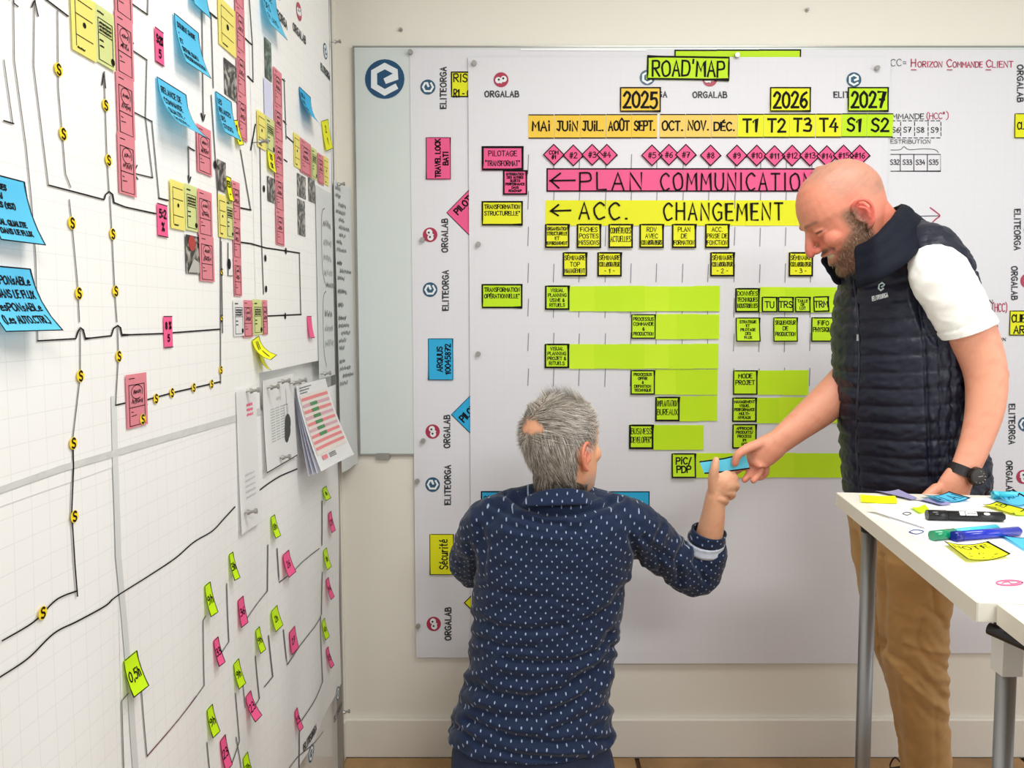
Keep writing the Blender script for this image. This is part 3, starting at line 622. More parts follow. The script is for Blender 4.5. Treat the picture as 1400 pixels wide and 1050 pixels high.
# magnets and pins
def magnet(px, py, y, label, r=.0085, l=.012, lean=0):
    p = onback(px, py, -y); q = p + Vector((lean, -l, -abs(lean) * .6))
    mb = MB(); mb.cyl(p, p + (q - p) * .35, r * .8, r * .8, 16); mb.cyl(p + (q - p) * .35, p + (q - p) * .6, r * .8, r * .55, 16); mb.cyl(p + (q - p) * .6, q, r * .95, r * .85, 16)
    mb.build('magnet_pin', M_alu, label=label, cat='magnet', smooth=False)
for (px, py, s) in ((561.5, 72, 'upper left corner of the tall left sheet'), (578, 328, 'left of the upper red owl logo'), (579, 602, 'lower left of the middle red owl logo'), (571, 657, 'left of the lower blue emblem'), (572, 855, 'left of the lowest red owl logo')):
    magnet(px, py, .0125, 'small grey metal magnet, ' + s)
for (px, py, s) in ((648.5, 87, 'top left corner of the centre sheet'), (654, 334, 'centre sheet edge below the yellow structure note'), (654, 483.5, 'centre sheet edge halfway down'), (1007, 76.5, 'on the lime strip above the title note'), (1198, 94, 'top right corner of the centre sheet')):
    magnet(px, py, .0185, 'small grey metal magnet, ' + s)
# ================================================================ LEFT WALL
xb = XL - .0145
# glossy panel behind the chart, its aluminium end post
ye = onleft(463, 600, XL).y
lb = empty('wall_panel', (xb, -1.6, .02), 'glossy white wall panel on the left carrying the big process chart', 'panel')
mb = MB(); mb.box((WXL, -5, .015), (xb, ye - .02, 2.6)); mb.build('panel_face', M_lboard, lb)
mb = MB(); mb.box((WXL, ye - .02, .015), (XL + .002, ye, 2.6)); bevel(mb.build('end_profile', M_alu, lb), .003)
mb = MB(); mb.box((WXL, ye + .004, 0), (WXL + .016, ye + .03, 2.6)); mb.build('rear_profile', M_seam, lb)
# chart sheets (buckled paper)
def chart(name, y0, y1, z0, z1, label, off=0, ny=90, nz=60):
    vs = []; fs = []
    for j in range(nz + 1):
        for i in range(ny + 1):
            y = y0 + (y1 - y0) * i / ny; z = z0 + (z1 - z0) * j / nz
            vs.append((XL + WV(y, z) + off, y, z))
    for j in range(nz):
        for i in range(ny):
            k = j * (ny + 1) + i; fs.append((k, k + 1, k + ny + 2, k + ny + 1))
    return mk(name, vs, fs, M_lsheet, label=label, cat='paper sheet', smooth=True)
zseam = onleft(0, 680).z; ysv = onleft(150, 600).y; yend = onleft(456, 500).y; zbot = onleft(463, 938).z; ysv2 = onleft(352, 500).y
zseam2 = onleft(420, 520).z
LU = chart('chart_sheet', -2.15, ysv2, zseam - .01, 2.55, 'big white gridded process chart sheet, upper part of the left wall', .0)
LU2 = chart('chart_sheet', ysv2 - .012, yend, onleft(400, 500).z, 2.55, 'narrow white chart sheet in the upper far corner of the left wall', .0006, 40)
LD1 = chart('chart_sheet', -2.15, ysv + .004, zbot - .1, zseam + .006, 'white gridded chart sheet at the lower near end of the left wall', -.0008)
LD = chart('chart_sheet', ysv, yend + .012, zbot, onleft(300, 580).z, 'white chart sheet with small green and pink notes, lower part of the left wall', -.0002)
# translucent joint tape down and along the seams
M_tape = mat('translucent joint tape', (214, 216, 214), .35)
def lmap(e):
    def f(px, py):
        p = onleft(px, py); return Vector((XL + WV(p.y, p.z) + e, p.y, p.z))
    return f
def subdiv(p, n=4):
    out = []
    for i in range(len(p) - 1):
        for j in range(n): out.append((p[i][0] + (p[i + 1][0] - p[i][0]) * j / n, p[i][1] + (p[i + 1][1] - p[i][1]) * j / n))
    return out + [tuple(p[-1])]
mb = MB(); ribbon(mb, [subdiv([(150, 545), (152, 640), (156, 760), (166, 850), (176, 950), (183, 1060)], 5)], 8, lmap(.0011)); mb.build('joint_tape', M_tape, LD)
mb = MB(); ribbon(mb, [subdiv([(-10, 672), (80, 640), (160, 617), (300, 577), (350, 563)], 6)], 9, lmap(.0013)); mb.build('joint_tape', mat('crumpled tape', (206, 207, 204), .4, bump=.8, bscale=40), LU)

# lines drawn on the chart
def draw(parent, polys, wd, m=INKG, smooth=False, name='drawn_lines', e=.0016):
    mb = MB()
    for p in polys:
        q = smoothp(p, 6) if smooth else subdiv(p, 5)
        ribbon(mb, [q], wd, lmap(e))
    return mb.build(name, m, parent, kind='stuff')
draw(LU, [[(13, 0), (14, 82), (30, 200), (37, 270), (43, 350), (46, 466)], [(41, 0), (40, 90), (60, 253)], [(72, 14), (73, 120), (83, 238), (90, 256)], [(88, 273), (93, 320), (99, 385), (102, 440)], [(103, 448), (103, 514), (93, 600)],
          [(8, 0), (0, -10)], [(0, 82), (12, 168)], [(136, 98), (140, 215), (143, 262)], [(144, 268), (147, 320), (151, 400), (154, 440)], [(155, 448), (156, 487), (152, 553)],
          [(199, -20), (198, 20)], [(197, 82), (195, 160), (205, 243)], [(204, 166), (214, 271)], [(271, 8), (273, 165)], [(253, 200), (254, 250)], [(284, 20), (287, 120)], [(338, 0), (342, 60), (343, 110)],
          [(284, 130), (297, 325), (297, 524)], [(298, 330), (300, 455)], [(326, 205), (340, 287)], [(352, 200), (354, 320), (357, 402)], [(407, 346), (409, 430)], [(385, 108), (388, 190)], [(308, 332), (308, 377), (314, 377)]], 1.25)
draw(LU, [[(55, -2), (86, 22)], [(60, 253), (90, 261), (136, 273), (138, 266), (143, 262), (148, 266), (150, 277), (166, 283), (209, 292)], [(0, 165), (13, 169)],
          [(46, 466), (97, 463), (100, 453), (103, 448), (107, 451), (110, 463), (146, 459), (149, 449), (155, 445), (159, 448), (161, 458), (219, 456)], [(231, 455), (296, 450)],
          [(152, 554), (165, 551)], [(195, 547), (240, 535), (296, 522)], [(258, -2), (292, 25)], [(214, 271), (226, 274)], [(325, 331), (340, 333), (360, 339), (407, 346)], [(362, 432), (409, 430)], [(325, 284), (340, 287)]], 2.0, INK)
draw(LU, [[(198, 20), (173, 3)], [(178, -5), (173, 3), (176, 13)], [(197, 82), (174, 67)], [(178, 59), (173, 67), (176, 78)], [(204, 166), (174, 151)], [(178, 142), (173, 151), (177, 162)], [(205, 243), (179, 237)], [(183, 226), (178, 237), (184, 245)],
          [(13, -4), (13, 4), (19, 9)], [(37, 10), (41, 0), (46, 22)], [(133, 116), (136, 98), (138, 120)], [(270, 155), (273, 166), (275, 157)], [(253, 240), (254, 250), (256, 242)], [(253, 201), (261, 206)],
          [(330, 50), (341, 61)], [(336, 104), (343, 112)], [(382, 108), (386, 111)], [(384, 165), (388, 170)], [(385, 218), (389, 221)], [(388, 186), (400, 196)], [(340, 205), (346, 170)], [(317, 275), (323, 272)], [(196, 538), (193, 546), (197, 553)]], 1.6, INK)
draw(LD1, [[(93, 600), (94, 640), (92, 700), (97, 770), (101, 815)]], 1.8, INK)
draw(LD1, [[(0, 876), (43, 851), (69, 824), (82, 815), (100, 808)], [(-5, 926), (0, 924), (37, 900), (71, 866), (100, 850), (137, 829), (147, 820)]], 2.0, INK, True)
draw(LD, [[(147, 820), (160, 811), (200, 787), (234, 764), (260, 741), (286, 726), (303, 709), (318, 693)], [(347, 674), (362, 662), (380, 650), (402, 641)]], 1.7, INK, True)
draw(LD, [[(163, 960), (163, 958), (166, 1055)], [(163, 958), (172, 948)], [(190, 934), (197, 1034)], [(275, 937), (274, 848), (278, 842)], [(197, 1034), (200, 1030), (240, 980), (275, 937)], [(308, 798), (311, 877), (300, 893)],
          [(364, 745), (365, 808), (334, 850)], [(375, 750), (378, 796), (434, 750)], [(367, 869), (371, 925), (362, 939)], [(383, 861), (387, 909), (438, 844)], [(351, 897), (356, 955), (350, 965)], [(438, 842), (439, 932), (407, 985)], [(277, 1015), (280, 1060)],
          [(318, 948), (321, 1013), (307, 1047)], [(330, 933), (333, 967)], [(404, 1001), (404, 1060)], [(437, 685), (438, 745)], [(440, 782), (440, 840)], [(316, 1008), (324, 1060)], [(383, 1060), (402, 1035), (438, 1000)]], 1.2, INKG)
draw(LD, [[(197, 1034), (262, 952)]], 1.2, INKM, e=.0019)

# logos printed on the chart
def llogo(parent, px, py, r, kind, s, tx, ty, th, L_):
    p = onleft(px, py); k = (-p.x) and (734 - px) / FP / .6 * FP   # px per metre there
    fm = lambda u, v, e=0: Vector((XL + WV(p.y + u, p.z - v) + .0014 + .0002 * e, p.y + u, p.z - v))
    mb = MB()
    (OWL if kind == 'O' else ELOGO)(mb, 0, 0, r, fm); mb.build('printed_logo', [M_crim, M_logow, M_logok] if kind == 'O' else [M_blueS, M_logow], parent)
    mb = MB(); pl, _ = text(s, -L_ / 2, ty, th, width=L_, jit=0, track=3)
    ribbon(mb, [q for q, _ in pl], .0045, fm); mb.build('printed_lettering', M_logok, parent)
llogo(LU2, 406.5, 16, .022, 'O', 'ORGALAB', 0, .062, .017, .1)
llogo(LU2, 377, -14, .022, 'E', 'ELITEORGA', 0, .066, .017, .12)
llogo(LU2, 442, 70, .022, 'E', 'ELITEORGA', 0, .066, .017, .1)
llogo(LD, 459, 948, .02, 'E', 'ELITEORGA', 0, .062, .016, .1)
llogo(LD, 418, 1030, .022, 'E', 'ELITEORGA', 0, -.035, .018, .1)

# ---- blue notes curling off the wall
BG = 'large curling blue notes'
kw = dict(bd=.0016, sw=.0019, group=BG, maxw=.8, hk=.55, align='l')
lnote(-30, 27, 248, 338, N_blue, 'blue note cut by the left picture edge, upper of the two', ('FLT DES', 'ESSAI', 'TEES (15J)', '+', 'RAL QUALITE', 'DANS LE FLUX'), ref=1, curl=.016, twist=.006, **kw)
lnote(-34, 35, 367, 458, N_blue, 'blue note cut by the left picture edge, lower of the two', ('Responsable', 'E DANS LE FLUX', 'responsable', '(les AUTO.CTRL)'), ref=1, curl=.024, twist=.012, **kw)
lnote(232, 265, 17, 86, N_blue, 'curling blue note in the upper row beside the slim pink note', ('DOUBLE SAISIE', '+', 'ET', 'SEPAR QUALI', 'PROGRAMMATION'), curl=.018, twist=.003, **kw)
lnote(209, 249, 104, 178, N_blue, 'curling blue note below the slim pink note, lower than its neighbour', ('RELANCE DE', 'COMMANDE', 'QUALITE ?', 'POSTES'), curl=.036, twist=.0, **kw)
lnote(289.5, 311, 124, 182, N_blue, 'curling blue note left of the long pink strip', ('LES', 'RELANCES', 'DES', 'STOCKS'), curl=.016, twist=.002, **kw)
lnote(350, 371, -32, 34, N_blue, 'curling blue note cut by the top picture edge', ('REVUE', 'DES', 'PLANS'), curl=.022, twist=.004, **kw)
lnote(406, 421.5, 118, 165, N_blue2, 'curling blue note nearest the far corner of the left wall', ('DELAI', 'PAR', 'POSTE', 'FIN'), curl=.034, twist=-.004, **kw)
lnote(250, 273, -60, 5, N_blue, 'blue note almost wholly above the top picture edge', (), curl=.01, bd=.0016)
# ---- slim pink notes
PG = 'slim pink rate notes'
kw = dict(sw=.0028, group=PG, bd=.0014, sides='tb')
lnote(207, 218.5, 36, 83, N_pink, 'slim pink note between the pink card strip and a blue note', ('S:2%', '5'), maxw=.7, hk=.55, **kw)
lnote(210, 224, 277, 322, N_pink, 'slim pink note at the left end of the yellow and green cards', ('5:2', '%'), maxw=.7, hk=.6, **kw)
lnote(219, 231, 432, 476, N_pink, 'slim pink note on the long horizontal black line', ('8 %', '5'), maxw=.7, hk=.5, **kw)
lnote(417, 423, 432, 463, N_pink, 'tiny deep pink note near the handwritten list', (), curl=.008, **kw)
# ---- card strips
def cards(x0, x1, ys, m, kind, label, group, lean=0):
    for i in range(len(ys) - 1):
        dx = lean * i
        lnote(x0 + dx, x1 + dx, ys[i], ys[i + 1] + .5, m, label % ORD[i], card=kind, group=group, name='process_card', cat='paper card', lay=1)
cards(148, 172, [-70, 13, 96, 180, 262], N_rose, 'process', 'dusty pink card, %s from the top in the wide pink strip', 'wide pink card strip', 1.8)
cards(315.5, 328, [-60, 2, 63, 124, 186], N_rose, 'process', 'dusty pink card, %s from the top in the strip beside the engine photo', 'narrow pink card strip', 1.6)
cards(368.5, 380, [90, 139, 188, 236, 285, 333], N_rose, 'process', 'dusty pink card, %s from the top in the strip by the curling list', 'far pink card strip', .8)
cards(312.5, 323, [246, 299, 352, 404], N_rose, 'process', 'dusty pink card, %s from the top in the strip above the small card row', 'middle pink card strip', 1.2)
cards(263, 283, [257, 320, 383], N_rose, 'process', 'dusty pink card, %s from the top right of the pale green card', 'short pink card strip', 2.5)
def card(x0, x1, y0, y1, m, kind, label, **k): return lnote(x0, x1, y0, y1, m, label, card=kind, name='process_card', cat='paper card', lay=1, **k)
card(262, 282, 168, 233, N_rose, 'process', 'single dusty pink card under the lower curling blue note')
ob, f, w_, h = card(165, 194, 513, 588, N_rose, 'process', 'single dusty pink card low on the arrow line with yellow dots')
card(406.5, 421.5, 187, 234, N_rose, 'process', 'dusty pink card under the farthest curling blue note')
card(430, 438, 208, 249, N_rose, 'process', 'dusty pink card farthest towards the corner')
card(328, 341, 410, 462, N_rose, 'process', 'dusty pink card left in the small row of four cards')
card(354, 361, 410, 458, N_rose, 'process', 'dusty pink card right in the small row of four cards')
card(341, 354, 409, 458, N_sage, 'text', 'pale green card in the small row of four cards')
card(314, 328, 409, 460, M_white, 'text', 'white printed card at the left of the small card row')
card(87, 120, -20, 65, N_cream, 'plain', 'pale yellow card at the top left beside the wide pink strip')
card(120, 147, 2, 81, N_sage, 'text', 'pale green card at the top left touching the wide pink strip')
card(292.5, 316, -8, 58, N_cream, 'plain', 'pale yellow card at the top beside the narrow pink strip')
card(226.5, 246, 244, 311, N_cream, 'plain', 'pale yellow card right of a slim pink note')
card(246, 263, 250, 313, N_sage, 'text', 'pale green card between yellow card and short pink strip')
card(292, 303, 264, 323, N_cream, 'plain', 'pale yellow card left of the middle pink strip')
card(303, 313, 270, 325, N_sage, 'text', 'pale green card left of the middle pink strip')
card(346.5, 358, 149, 199, N_cream, 'plain', 'pale yellow card left of the far pink strip')
card(358, 370, 157, 204, N_sage, 'text', 'pale green card left of the far pink strip')
card(398, 406.5, 180, 226, N_cream, 'plain', 'pale yellow card left of the farthest blue note')
card(421.5, 429, 200, 242, N_sage, 'text', 'pale green card below the farthest blue note')
card(438, 445, 212, 250, N_cream, 'plain', 'pale yellow card farthest towards the corner')
# ---- photographs
def photo(x0, x1, y0, y1, label, m=M_photo): lnote(x0, x1, y0, y1, m, label, name='photo_print', cat='photograph', lay=0)
photo(302, 323, 78, 127, 'dark photo print of machinery beside the narrow pink strip')
photo(292, 303.5, 217, 259, 'dark photo print above the pale yellow card pair')
photo(357, 366, 50, 104, 'dark green photo print under the top curling blue note', M_photog)
photo(361, 371.5, 240, 274, 'dark photo print left of the far pink strip')
photo(403.5, 415, 236, 267, 'dark photo print, left of the pair under the far pink card')
photo(418.5, 427, 242, 274, 'dark photo print, right of the pair under the far pink card')
photo(404, 414, 271, 320, 'tall dark photo print under the pair of photos')
ob, f, w_, h = lnote(248, 268, 320, 373, M_photo, 'photo print with a red shape beside the short pink strip', name='photo_print', cat='photograph')
mb = MB(); disc(mb, w_ * .4, h * .2, w_ * .24, lambda u, v: f(u, v, .0006), 12); mb.build('red_figure', mat('red print', (170, 50, 44), .5), ob)
mb = MB(); mb.add([f(w_ * .1, h * .98, .0006), f(w_ * .95, h * .95, .0006), f(w_ * .9, h * .7, .0006), f(w_ * .5, h * .6, .0006)], [(0, 1, 2, 3)]); mb.build('pale_figure', mat('grey print', (180, 178, 172), .5), ob)
photo(356, 367, 106, 160, 'pale lavender print under the dark green photo', M_lav)
# ---- neon yellow notes
kw = dict(bd=.0014, sw=.0028, group='small neon yellow notes', curl=.006, hk=.55)
lnote(316, 323.5, 162, 196, N_yel, 'small neon yellow note touching a curling blue note tip', ('1', '2'), tilt=14, **kw)
lnote(304, 311, 240, 274, N_yel, 'small neon yellow note above the pale card pair', ('E3', '-'), **kw)
lnote(360, 370, 203, 232, N_yel, 'small neon yellow note under the pale green card', ('TO', 'OK'), tilt=-6, **kw)
lnote(437, 447, 160, 200, N_yel, 'tilted neon yellow note high in the far corner', ('2', '1'), tilt=18, **kw)
lnote(342, 352, 462, 498, N_yel, 'crumpled neon yellow note under the small card row', ('//', '/'), tilt=12, bd=.0014, sw=.0028, curl=.035, hk=.6)
lnote(349, 355, 480, 510, N_yel, 'second crumpled neon yellow note behind the first under the small card row', (), tilt=-10, bd=.0014, curl=.02)
# ---- round yellow dots
dots = [(72.5, 95), (79, 183), (137.5, 144), (141.5, 219), (91, 305), (147.5, 320), (100.5, 401), (151.5, 398), (102.5, 514), (156, 487), (93, 606), (95, 706), (209, 545), (231, 537), (260, 530), (284, 525), (297, 506), (188, 573), (55, 838), (298, 372), (298, 435)]
dl = ['beside the top left yellow card', 'second down the line under the yellow card', 'under the pale green top card', 'left of the lowest wide pink card', 'below the first line crossing', 'on the second upright line, upper', 'left upright line above the long horizontal', 'right upright line above the long horizontal',
      'just below the long horizontal line, left', 'just below the long horizontal line, right', 'above the taped seam', 'below the taped seam', 'first right of the low pink card', 'second right of the low pink card', 'third right of the low pink card', 'fourth right of the low pink card', 'on the upright above the line corner', 'on the low pink card corner', 'on the curved line bottom left',
      'upper on the thin far upright', 'lower on the thin far upright']
for i, (px, py) in enumerate(dots):
    p = onleft(px, py); r = .0082 if i < 19 else .005
    e = .0024 + (.002 if i == 17 else 0)
    fm = lambda u, v, q=e: Vector((XL + WV(p.y, p.z) + q, p.y + u, p.z - v))
    mb = MB(); disc(mb, 0, 0, r, fm, 20)
    ob = mb.build('dot_sticker', mat('yellow dot', (250, 218, 20), .5), label='round yellow dot sticker with a black S, ' + dl[i], cat='sticker', group='yellow dot stickers')
    mb = MB(); pl, _ = text('S', -.003, .006, .012, jit=0); ribbon(mb, [q for q, _ in pl], .0026, lambda u, v: fm(u, v, e + .0004)); mb.build('lettering', INK, ob)
for (px, py, r) in ((289, 225, .006), (357, 258, .006), (359, 353, .006), (360, 395, .006), (387, 343, .006), (386, 432, .006), (309, 361, .008)):
    p = onleft(px, py)
    mb = MB(); disc(mb, 0, 0, r, lambda u, v: Vector((XL + WV(p.y, p.z) + .0024, p.y + u, p.z - v * 1.3)), 14); mb.build('ink_dot', INK, LU)
# ---- little green and pink time notes low on the chart
def tnote(x0, x1, yt, yb, m, label, t_, curl=.028, ref=0, power=1.6): lnote(x0, x1, yt, yb, m, label, (t_,), ref=ref, bd=.0016, sw=.0022, curl=curl * .42, twist=.004, hk=.32, maxw=.7, group='small curling time notes', cat='sticky note', power=power, name='sticky_note')
tnote(164, 183, 904, 958, N_green, 'lime time note reading 0,5h, largest and lowest at the left', '0,5h', .03)
for (x0, x1, yt, yb, s) in ((310, 315.5, 758, 796, 'beside the curved line under the hanging papers'), (275, 283, 801, 846, 'above the longest thin line'), (368, 376.5, 836, 866, 'left of a plain pink one in the middle'), (350, 355.5, 862, 896, 'between two step lines in the middle'),
    (316, 323.5, 908, 945, 'left of the widest pink one'), (277.5, 285.5, 971, 1012, 'above the bottom left pink one'), (326, 333, 1037, 1075, 'cut by the bottom picture edge'), (440, 444.5, 753, 781, 'upper of two near the end post'), (440.5, 444.5, 850, 877, 'lower of two near the end post'),
    (366, 371.5, 707, 738, 'under the black-framed printed page'), (437, 442, 668, 686, 'behind the red table booklet corner')):
    tnote(x0, x1, yt, yb, N_green, 'small lime note, ' + s, '%dh' % rnd.randint(1, 9), .022)
for (x0, x1, yt, yb, s, c) in ((380.5, 389, 759, 792, 'plain, right of the hanging papers', .03), (323, 330.5, 821, 860, 'left of the middle step line', .012), (289, 295.5, 876, 914, 'below the long step line', .02), (334, 341.5, 953, 992, 'widest, lower middle', .045), (390, 398, 865, 897, 'plain, right middle', .012),
    (294, 301.5, 1013, 1058, 'cut by the bottom picture edge', .02), (397, 401, 973, 1003, 'low near the printed emblem', .025), (446, 449.5, 793, 822, 'upper of two near the end post', .03), (446, 449, 888, 916, 'lower of two near the end post', .03), (446, 450, 702, 730, 'near the end post under the curling list', .02)):
    tnote(x0, x1, yt, yb, N_pink, 'small pink note, ' + s, '%d%d' % (rnd.randint(1, 3), rnd.randint(0, 9)), c)

# ---- papers hanging on pins
def hang(x0, x1, yt, yb, m, label, ref=0, **k):
    return lnote(x0, x1, yt, yb, m, label, ref=ref, name=k.pop('name', 'hanging_paper'), cat=k.pop('cat', 'paper sheet'), **k)
ob, f, w_, h = hang(318, 343, 534, 735, M_white, 'tall narrow white paper hanging left of the black-framed page', curl=.004, side=.004, lay=2)
mb = MB()
for i in range(3): ribbon(mb, scribble(w_ * .5, h * (.13 + .035 * i), w_ * .3, h * .02), .0022, lambda u, v: f(u, v, .0006), 0)
for i in range(5): ribbon(mb, scribble(w_ * .3, h * (.62 + .04 * i), w_ * .5, h * .02), .001, lambda u, v: f(u, v, .0006), 1)
mb.build('handwriting', [mat('pink marker ink', (240, 90, 130), .5), mat('pale pencil ink', (196, 190, 196), .6)], ob)
ob, f, w_, h = hang(352, 396, 521, 649, M_white, 'black-framed printed page with a small table and a dark figure hanging on the left wall', curl=.006, bd=0, lay=2)
g = lambda u, v: f(u, v, .0006)
mb = MB(); frame_border(mb, w_, h, .0022, g, sides='lb'); mb.build('ink_border', INK, ob)
mb = MB()
for i in range(13):
    for j in range(3): ribbon(mb, [[(w_ * (.22 + .15 * j), h * (.34 + .03 * i)), (w_ * (.33 + .15 * j), h * (.34 + .03 * i))]], .0022, g)
ribbon(mb, scribble(w_ * .42, h * .26, w_ * .12, h * .05), .0018, g)
mb.build('printed_table', mat('grey table print', (176, 182, 176), .6), ob)
mb = MB(); disc(mb, w_ * .74, h * .56, w_ * .1, g, 14); disc(mb, w_ * .72, h * .64, w_ * .1, g, 14); disc(mb, w_ * .68, h * .71, w_ * .07, g, 12); ribbon(mb, [[(w_ * .72, h * .56), (w_ * .72, h * .16)], [(w_ * .64, h * .5), (w_ * .64, h * .34), (w_ * .76, h * .34), (w_ * .76, h * .5)]], .0014, g); mb.build('dark_figure', mat('charcoal print', (60, 62, 60), .6), ob)
# booklet of printed pages with the red and green table
M_under = mat('page underside', (226, 228, 240), .6, transl=.1)
bk0 = onleft(397, 528)
bk = empty('printed_booklet', (XL + .01, bk0.y + .05, onleft(397, 660).z), 'stapled white pages with a red and green table pinned on the left wall, curling outwards', 'booklet')
w_ = onleft(434, 520).y - bk0.y; h = bk0.z - onleft(397, 652).z
for i in range(4):
    ob, f = sheet('page', Frame((XL, bk0.y + .002 * (3 - i), bk0.z - .002 * (3 - i)), (0, 1, 0), (0, 0, -1), (1, 0, 0)), w_, h, M_white if i == 3 else M_under, None, None, curl=.030 + .009 * i, twist=.012 + .002 * i, side=.008, lift=.008 + .002 * i, nv=24, nu=6, power=1.3, parent=bk)
g = lambda u, v: f(u, v, .0008)
mb = MB()
def cell(u0, v0, u1, v1, mi, e=.0008):
    n = 6; r_ = max(1, round((v1 - v0) * 24))
    L = [f(w_ * (u0 + (u1 - u0) * i / n), h * (v0 + (v1 - v0) * j / r_), e) for j in range(r_ + 1) for i in range(n + 1)]
    mb.add(L, [(j * (n + 1) + i, (j + 1) * (n + 1) + i, (j + 1) * (n + 1) + i + 1, j * (n + 1) + i + 1) for j in range(r_) for i in range(n)], mi)
cell(.05, .12, .95, .82, 0, .0012)
for r in range(9):
    v0 = .15 + r * .072
    cell(.07, v0, .93, v0 + .034, 1 if r in (0, 7) else (3 if r % 2 else 1), .0022)
    if 1 <= r <= 6: cell(.3, v0 - .004, .52, v0 + .034, 2, .0030)
cell(.15, .84, .3, .89, 1, .0022)
mb.build('printed_table', [mat('pale table print', (222, 212, 204), .6), mat('red table print', (222, 128, 132), .6), mat('green table print', (74, 132, 84), .6), mat('mauve table print', (204, 160, 172), .6)], ob)
mb = MB()
for i in range(3): ribbon(mb, scribble(w_ * .08, h * (.04 + .03 * i), w_ * (.4 - .08 * i), h * .012), .001, g)
for i in range(3): ribbon(mb, scribble(w_ * .36, h * (.86 + .02 * i), w_ * .2, h * .012), .0012, g)
mb.build('printed_text', INKG, ob, kind='stuff')
# handwritten lists
ob, f, w_, h = lnote(427, 449.5, 252, 520, M_glum, 'grey-white flip sheet with a bracketed handwritten note beside the curling list', name='flip_sheet', cat='paper sheet', lay=1, curl=.0)
mb = MB(); g = lambda u, v: f(u, v, .0006)
for v0 in (.1, .54):
    ribbon(mb, [smoothp([(w_ * .5, h * v0), (w_ * .32, h * (v0 + .05)), (w_ * .3, h * (v0 + .3)), (w_ * .45, h * (v0 + .4))], 5)], .003, g)
for i, v0 in enumerate((.2, .3, .38, .46, .68, .76, .84)): ribbon(mb, scribble(w_ * .4, h * v0, w_ * .5, h * .04), .0035 if i in (0, 4) else .0022, g)
ribbon(mb, scribble(w_ * .5, h * .52, w_ * .5, h * .03), .003, g); mb.build('handwriting', INKG, ob, kind='stuff')
YS = onleft(451, 260).y
hh = onleft(451, 246).z - onleft(451, 652).z
ob, f = sheet('flip_sheet', Frame((XL, YS, onleft(451, 246).z), (0, 1, 0), (0, 0, -1), (1, 0, 0)), .15, hh, M_glum, 'long handwritten list on paper curling out from the far end of the left wall', 'paper sheet', curl=.012, twist=.0, side=.012, lift=.012, nv=16, nu=6, wave=.003)
mb = MB(); g = lambda u, v: f(u, v, .0008)
yy = .03
while yy < .72:
    k = rnd.random()
    if k < .25: yy += .02
    ribbon(mb, scribble(.012 + .03 * (k > .5), hh * yy, rnd.uniform(.05, .1), .014), .0032 if k < .3 else .0024, g); yy += .026
mb.build('handwriting', mat('dark grey marker', (70, 76, 76), .6), ob, kind='stuff')
# push pins
def pin(px, py, label, s=1.0, col=M_alu):
    p = onleft(px, py); x0 = XL + WV(p.y, p.z) + .0015
    mb = MB(); a_ = Vector((x0, p.y, p.z)); d = Vector((1, .12, .15)).normalized()
    mb.cyl(a_, a_ + d * .018 * s, .0012, .0012, 8); mb.cyl(a_ + d * .012 * s, a_ + d * .017 * s, .006 * s, .0045 * s, 12); mb.cyl(a_ + d * .017 * s, a_ + d * .026 * s, .0032 * s, .003 * s, 12); mb.cyl(a_ + d * .026 * s, a_ + d * .031 * s, .0055 * s, .0055 * s, 12)
    mb.build('push_pin', col, label=label, cat='push pin', group=None)
for px, py, s in ((449, 58, 'high in the far corner by the small emblem'), (455, 253, 'at the top of the long handwritten list'), (343, 195, 'beside the far pale yellow card'), (331, 536, 'holding the tall narrow paper'), (359, 531, 'top left of the black-framed page'), (374, 523, 'top middle of the black-framed page'),
                  (390, 525, 'between framed page and booklet'), (399, 522, 'top left of the red table booklet'), (434, 512, 'top right of the red table booklet'), (374, 627, 'bottom of the black-framed page'), (327, 702, 'lower on the tall narrow paper'), (461, 975, 'bottom corner of the lower chart near the end post')):
    pin(px, py, 'silver push pin, ' + s)
# ================================================================ BODIES: lofts merged into one skin by voxel remeshing
import numpy as np
FWD = Vector((0, CP, -SP)); UPV = Vector((0, SP, CP))
def proj(p):
    v = Vector(p) - CAM; yc = v.dot(FWD)
    return 734 + FP * v.x / yc, 500 - FP * v.dot(UPV) / yc
def loft(mb, secs, n=20, cap=True, mi=0):
    """secs: (centre, axis1, r1, axis2, r2[, exponent])"""
    vs = []
    for s_ in secs:
        c, a1, r1, a2, r2 = s_[:5]; e = 2 / (s_[5] if len(s_) > 5 else 2)
        for i in range(n):
            t = 2 * math.pi * i / n; x, y = math.cos(t), math.sin(t)
            vs.append(c + a1 * (r1 * math.copysign(abs(x) ** e, x)) + a2 * (r2 * math.copysign(abs(y) ** e, y)))
    k = len(secs); fs = []
    for j in range(k - 1):
        for i in range(n): fs.append((j * n + i, j * n + (i + 1) % n, (j + 1) * n + (i + 1) % n, (j + 1) * n + i))
    if cap:
        c0, c1 = secs[0][0], secs[-1][0]
        d0 = (c0 - secs[1][0]).normalized() if k > 1 else Vector(); d1 = (c1 - secs[-2][0]).normalized()
        vs += [c0 + d0 * min(secs[0][2], secs[0][4]) * .45, c1 + d1 * min(secs[-1][2], secs[-1][4]) * .45]
        for i in range(n): fs.append((k * n, (i + 1) % n, i)); fs.append((k * n + 1, (k - 1) * n + i, (k - 1) * n + (i + 1) % n))
    mb.add(vs, fs, mi)
